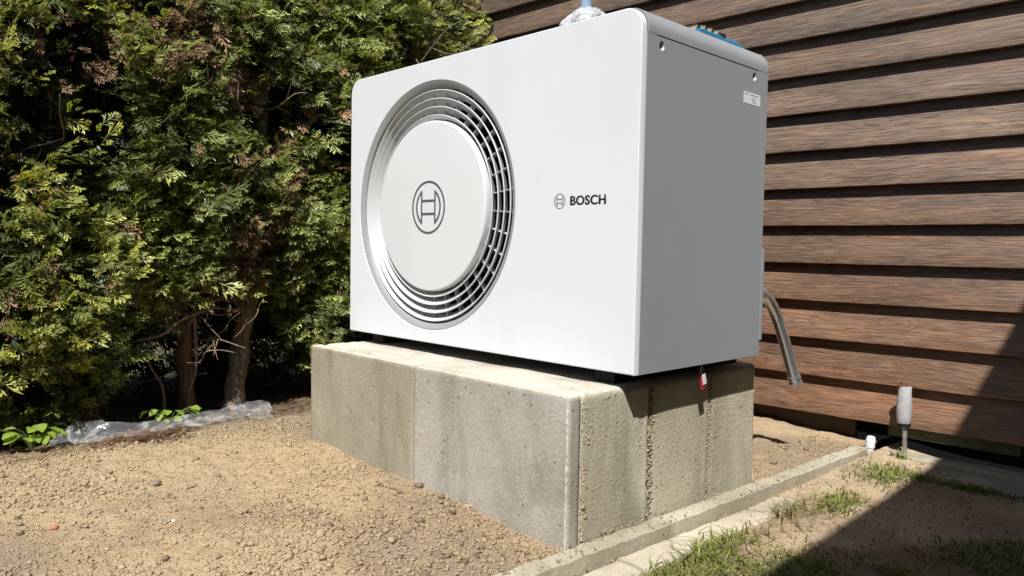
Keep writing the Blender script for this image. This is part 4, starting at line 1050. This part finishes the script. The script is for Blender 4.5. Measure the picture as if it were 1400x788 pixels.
# dead branches sticking out of the hedge
BR = [[(-2.35, -0.66, 0.50), (-2.12, -0.532, 0.572), (-2.10, -0.417, 0.65), (-2.10, -0.357, 0.732), (-2.12, -0.305, 0.783), (-2.13, -0.317, 0.828), (-2.15, -0.372, 0.827)],
      [(-2.30, -0.26, 0.33), (-2.15, -0.222, 0.43), (-2.12, -0.156, 0.514), (-2.13, -0.072, 0.65), (-2.15, -0.02, 0.753)],
      [(-2.32, -0.25, 0.50), (-2.2, -0.233, 0.511), (-2.15, -0.084, 0.53), (-2.2, 0.021, 0.569)],
      [(-2.36, -0.60, -0.12), (-2.15, -0.44, -0.07), (-2.12, -0.364, -0.012), (-2.13, -0.277, 0.022), (-2.15, -0.173, 0.043)],
      [(-2.25, -0.376, -0.455), (-2.25, -0.385, -0.308), (-2.25, -0.436, -0.207), (-2.25, -0.45, -0.11)],
      [(-2.2, -0.267, 0.043), (-2.2, -0.258, -0.217), (-2.2, -0.29, -0.344), (-2.21, -0.285, -0.46)]]
labs = ['curled pale dead branch jutting from the bushy left conifer', 'bare twig slanting upward beside the reddish trunk', 'nearly level bare twig crossing the two trunks', 'thick bare branch low on the bushy left conifer',
        'crooked bare sucker stem rising left of the reddish trunk', 'straight bare sucker stem rising against the reddish trunk']
for p, lab in zip(BR, labs):
    pp = smooth_path(p, 5); mb = MB().tube(pp, list(np.linspace(0.0085, 0.003, len(pp))), 8)
    tag(mb.build('bare_branch', M['twig'], smooth=True, sharp=180), lab, 'branch', 'bare branches in the hedge')
# litter of dead scale leaves and twigs under the hedge
n = 2000; px = np.concatenate([rng.uniform(-2.5, -1.83, n-700), rng.normal(-1.80, 0.05, 700)]); py = np.concatenate([rng.uniform(-1.1, 0.35, n-700), rng.normal(-0.62, 0.10, 700)])
P = np.stack([px, py, soil_fine(px, py)+0.004], 1); az = rng.uniform(-math.pi, math.pi, n)
k = rng.random((n, 1))
lt = sprays('leaf_litter', P, np.stack([np.cos(az), np.sin(az), rng.normal(0.1, 0.15, n)], 1), np.stack([rng.normal(0, .3, n), rng.normal(0, .3, n), np.ones(n)], 1), rng.uniform(0.015, 0.045, n), np.array([0.07, 0.04, 0.025])*(0.5+k), np.array([0.24, 0.13, 0.07])*(0.4+0.9*k), M['dead'], None)
tag(lt, 'reddish brown dead needle litter lying under the hedge', 'leaf litter', kind='stuff')

# ------------------------------------------------------------------ young broad-leaved plants
def leaf_mesh(name, seed, c):
    rg = np.random.default_rng(seed); K = 9; prof = [0.0, 0.55, 0.88, 1.0, 0.98, 0.86, 0.66, 0.38, 0.0]; V = []; F = []; col = []
    for i in range(K):
        x = i/(K-1); w = 0.40*prof[i]*(1+0.10*(i % 2)*(1 if i < 8 else 0)); dz = -0.22*x*x
        for s in (-1, -0.5, 0, 0.5, 1):
            V.append((x, s*w, dz + 0.10*abs(s)*prof[i] + 0.02*math.sin(x*22)*abs(s) + rg.uniform(-0.01, 0.01))); col.append(np.array(c)*(1.12 if s == 0 else rg.uniform(0.9, 1.08)))
    for i in range(K-1):
        for j in range(4): F.append((i*5+j, i*5+j+1, (i+1)*5+j+1, (i+1)*5+j))
    return np_mesh(name, np.array(V), np.array(F), np.array(col), True)
def plant(loc, lab, nl, size, seed, c=(0.24, 0.36, 0.05)):
    rg = random.Random(seed); root = empty('young_plant', loc); tag(root, lab, 'plant', 'young leafy plants at the hedge foot')
    stems = MB(); items = []
    for i in range(nl):
        a = rg.uniform(-1.9, 1.3); rr = rg.uniform(0.15, 0.9)*size; h = rg.uniform(0.45, 1.0)*size*0.9
        p = Vector((math.cos(a)*rr*0.8, math.sin(a)*rr*1.25, h)); stems.tube(smooth_path([(0, 0, -0.02), (p.x*0.35, p.y*0.35, h*0.6), tuple(p)], 3), list(np.linspace(0.0022, 0.0012, 7)), 5); items.append((p, a))
    link('stem', stems.mesh('stem', True), M['green_stem'], root, False)
    for i, (p, a) in enumerate(items):
        o = link('leaf', leaf_mesh('leaf', seed*31+i, c), M['broad'], root, False); s = size*rg.uniform(0.34, 0.58); o.scale = (s, s, s)
        o.location = p; o.rotation_euler = (rg.uniform(-0.35, 0.35), rg.uniform(-0.1, 0.55), a + rg.uniform(-0.6, 0.6))
M['green_stem'] = simple('green_stem', (0.12, 0.17, 0.05), 0.6)
plant((-1.945, -0.945, -0.415), 'lime green broad leaved plant at left end of plastic film', 18, 0.095, 1, (0.30, 0.42, 0.07))
plant((-1.975, -0.45, -0.415), 'lime green broad leaved plant in front of reddish trunk', 15, 0.090, 2, (0.30, 0.42, 0.07))
plant((-2.08, 0.33, -0.43), 'tiny green seedling beside left end of concrete plinth', 5, 0.05, 3, (0.14, 0.26, 0.05))

# ------------------------------------------------------------------ grass
def grass(P, ln, wd, c0, c1, name, lab, lean=0.55):
    n = len(P); rg = np.random.default_rng(n); az = rg.uniform(-math.pi, math.pi, n); ben = np.abs(rg.normal(lean, 0.35, n))
    h = np.stack([np.cos(az), np.sin(az), np.zeros(n)], 1); s = np.stack([-np.sin(az), np.cos(az), np.zeros(n)], 1)
    V = []
    for t, w in ((0.0, 1.0), (0.38, 0.9), (0.72, 0.62)):
        c = P + h*(ln*ben*t*t)[:, None] + np.array([0, 0, 1])*(ln*t*np.clip(1-0.38*ben*t, 0.15, 1))[:, None]
        V += [c - s*(wd*w)[:, None], c + s*(wd*w)[:, None]]
    tip = P + h*(ln*ben)[:, None] + np.array([0, 0, 1])*(ln*np.clip(1-0.38*ben, 0.12, 1))[:, None]; V += [tip, tip + s*0.0002]
    V = np.stack(V, 1); base_ = np.array([[0, 1, 3, 2], [2, 3, 5, 4], [4, 5, 7, 6]])
    F = (base_[None] + (np.arange(n)*8)[:, None, None]).reshape(-1, 4)
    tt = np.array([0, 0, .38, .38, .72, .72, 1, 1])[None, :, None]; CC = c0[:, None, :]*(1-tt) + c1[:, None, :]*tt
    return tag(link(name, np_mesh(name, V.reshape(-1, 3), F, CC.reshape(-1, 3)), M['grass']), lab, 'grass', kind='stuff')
def gcols(n, rg, dry=0.2):
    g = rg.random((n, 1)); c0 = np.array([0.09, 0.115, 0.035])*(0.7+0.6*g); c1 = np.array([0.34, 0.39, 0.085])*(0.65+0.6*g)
    d = rg.random(n) < dry; c0[d] = np.array([0.20, 0.15, 0.07]); c1[d] = np.array([0.42, 0.34, 0.17])*(0.6+0.5*g[d]); return c0, c1
rg = np.random.default_rng(21)
n = 42000; x = rg.uniform(0.09, 1.35, n); y = rg.uniform(-0.5, 1.1, n)
edge = np.minimum(0.10 + 1.45*(x-0.1), 0.95) + 0.10*fbm(x*7, y*7, oct=3)
dens_ = np.clip((edge-y)/0.16, 0, 1)*np.clip(np.where(x > 0.28, 0.80, 0.50)+1.1*fbm(x*5+3, y*5, oct=3), 0.05, 1)
k = (rg.random(n) < dens_) & (x > kerb_in(y)+0.165+0.015*rg.normal(size=n)); x, y = x[k], y[k]; n = len(x)
c0, c1 = gcols(n, rg, 0.36)
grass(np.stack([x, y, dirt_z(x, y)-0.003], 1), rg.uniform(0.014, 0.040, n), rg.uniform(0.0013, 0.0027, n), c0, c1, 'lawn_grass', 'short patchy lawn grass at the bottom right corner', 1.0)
def tuft(cx, cy, sx, sy, n, lmin, lmax, name, lab, dry=0.15, rot=0.0):
    u, v = rg.normal(0, 1, n)*sx, rg.normal(0, 1, n)*sy; x = cx + u*math.cos(rot)-v*math.sin(rot); y = cy + u*math.sin(rot)+v*math.cos(rot)
    k = (x > kerb_in(y)+0.06) & (y < 1.50); x, y = x[k], y[k]; m_ = len(x); c0, c1 = gcols(m_, rg, dry)
    grass(np.stack([x, y, np.maximum(dirt_z(x, y), -0.468)-0.002], 1), rg.uniform(lmin, lmax, m_), rg.uniform(0.0012, 0.0027, m_), c0, c1, name, lab, 0.95)
tuft(0.205, 0.80, 0.035, 0.07, 330, 0.016, 0.048, 'grass_tuft', 'sunlit grass clump at far end of the paving strip', 0.15)
tuft(0.20, 1.24, 0.055, 0.075, 420, 0.014, 0.042, 'grass_tuft', 'bright grass clump below the grey foam sleeve', 0.10)
tuft(0.40, 1.325, 0.11, 0.022, 460, 0.012, 0.036, 'grass_tuft', 'shaded grass strip along edge of the wall paving', 0.15, 0.03)
tuft(0.150, 0.17, 0.025, 0.10, 360, 0.02, 0.060, 'grass_tuft', 'long sunlit grass leaning over the paving strip edge', 0.2, -0.06)
tuft(0.145, 0.62, 0.012, 0.05, 60, 0.04, 0.09, 'grass_tuft', 'dry straggling stalks beside the paving strip joint', 0.8)
tuft(-0.02, 1.30, 0.02, 0.03, 50, 0.015, 0.035, 'grass_tuft', 'tiny sprig of grass at inner end of kerb', 0.0)
tuft(0.155, 1.49, 0.015, 0.012, 50, 0.02, 0.05, 'grass_tuft', 'few grass blades at foot of the metal riser', 0.1)
# dry stalks and roots lying on the dirt
n = 420; x = np.concatenate([rg.normal(0.19, 0.06, n//2), rg.uniform(0.08, 0.75, n-n//2)]); y = np.concatenate([rg.normal(0.60, 0.17, n//2), rg.uniform(0.2, 1.45, n-n//2)])
k = x > kerb_in(y)+0.07; x, y = x[k], y[k]; n = len(x); g = rg.random((n, 1))
grass(np.stack([x, y, np.maximum(dirt_z(x, y), -0.466)+0.001], 1), rg.uniform(0.012, 0.05, n), rg.uniform(0.0006, 0.0014, n), np.array([0.20, 0.15, 0.09])*(0.5+g), np.array([0.40, 0.31, 0.18])*(0.5+0.8*g), 'dry_stalks', 'dry straw coloured stalks lying on the trodden dirt', 2.4)
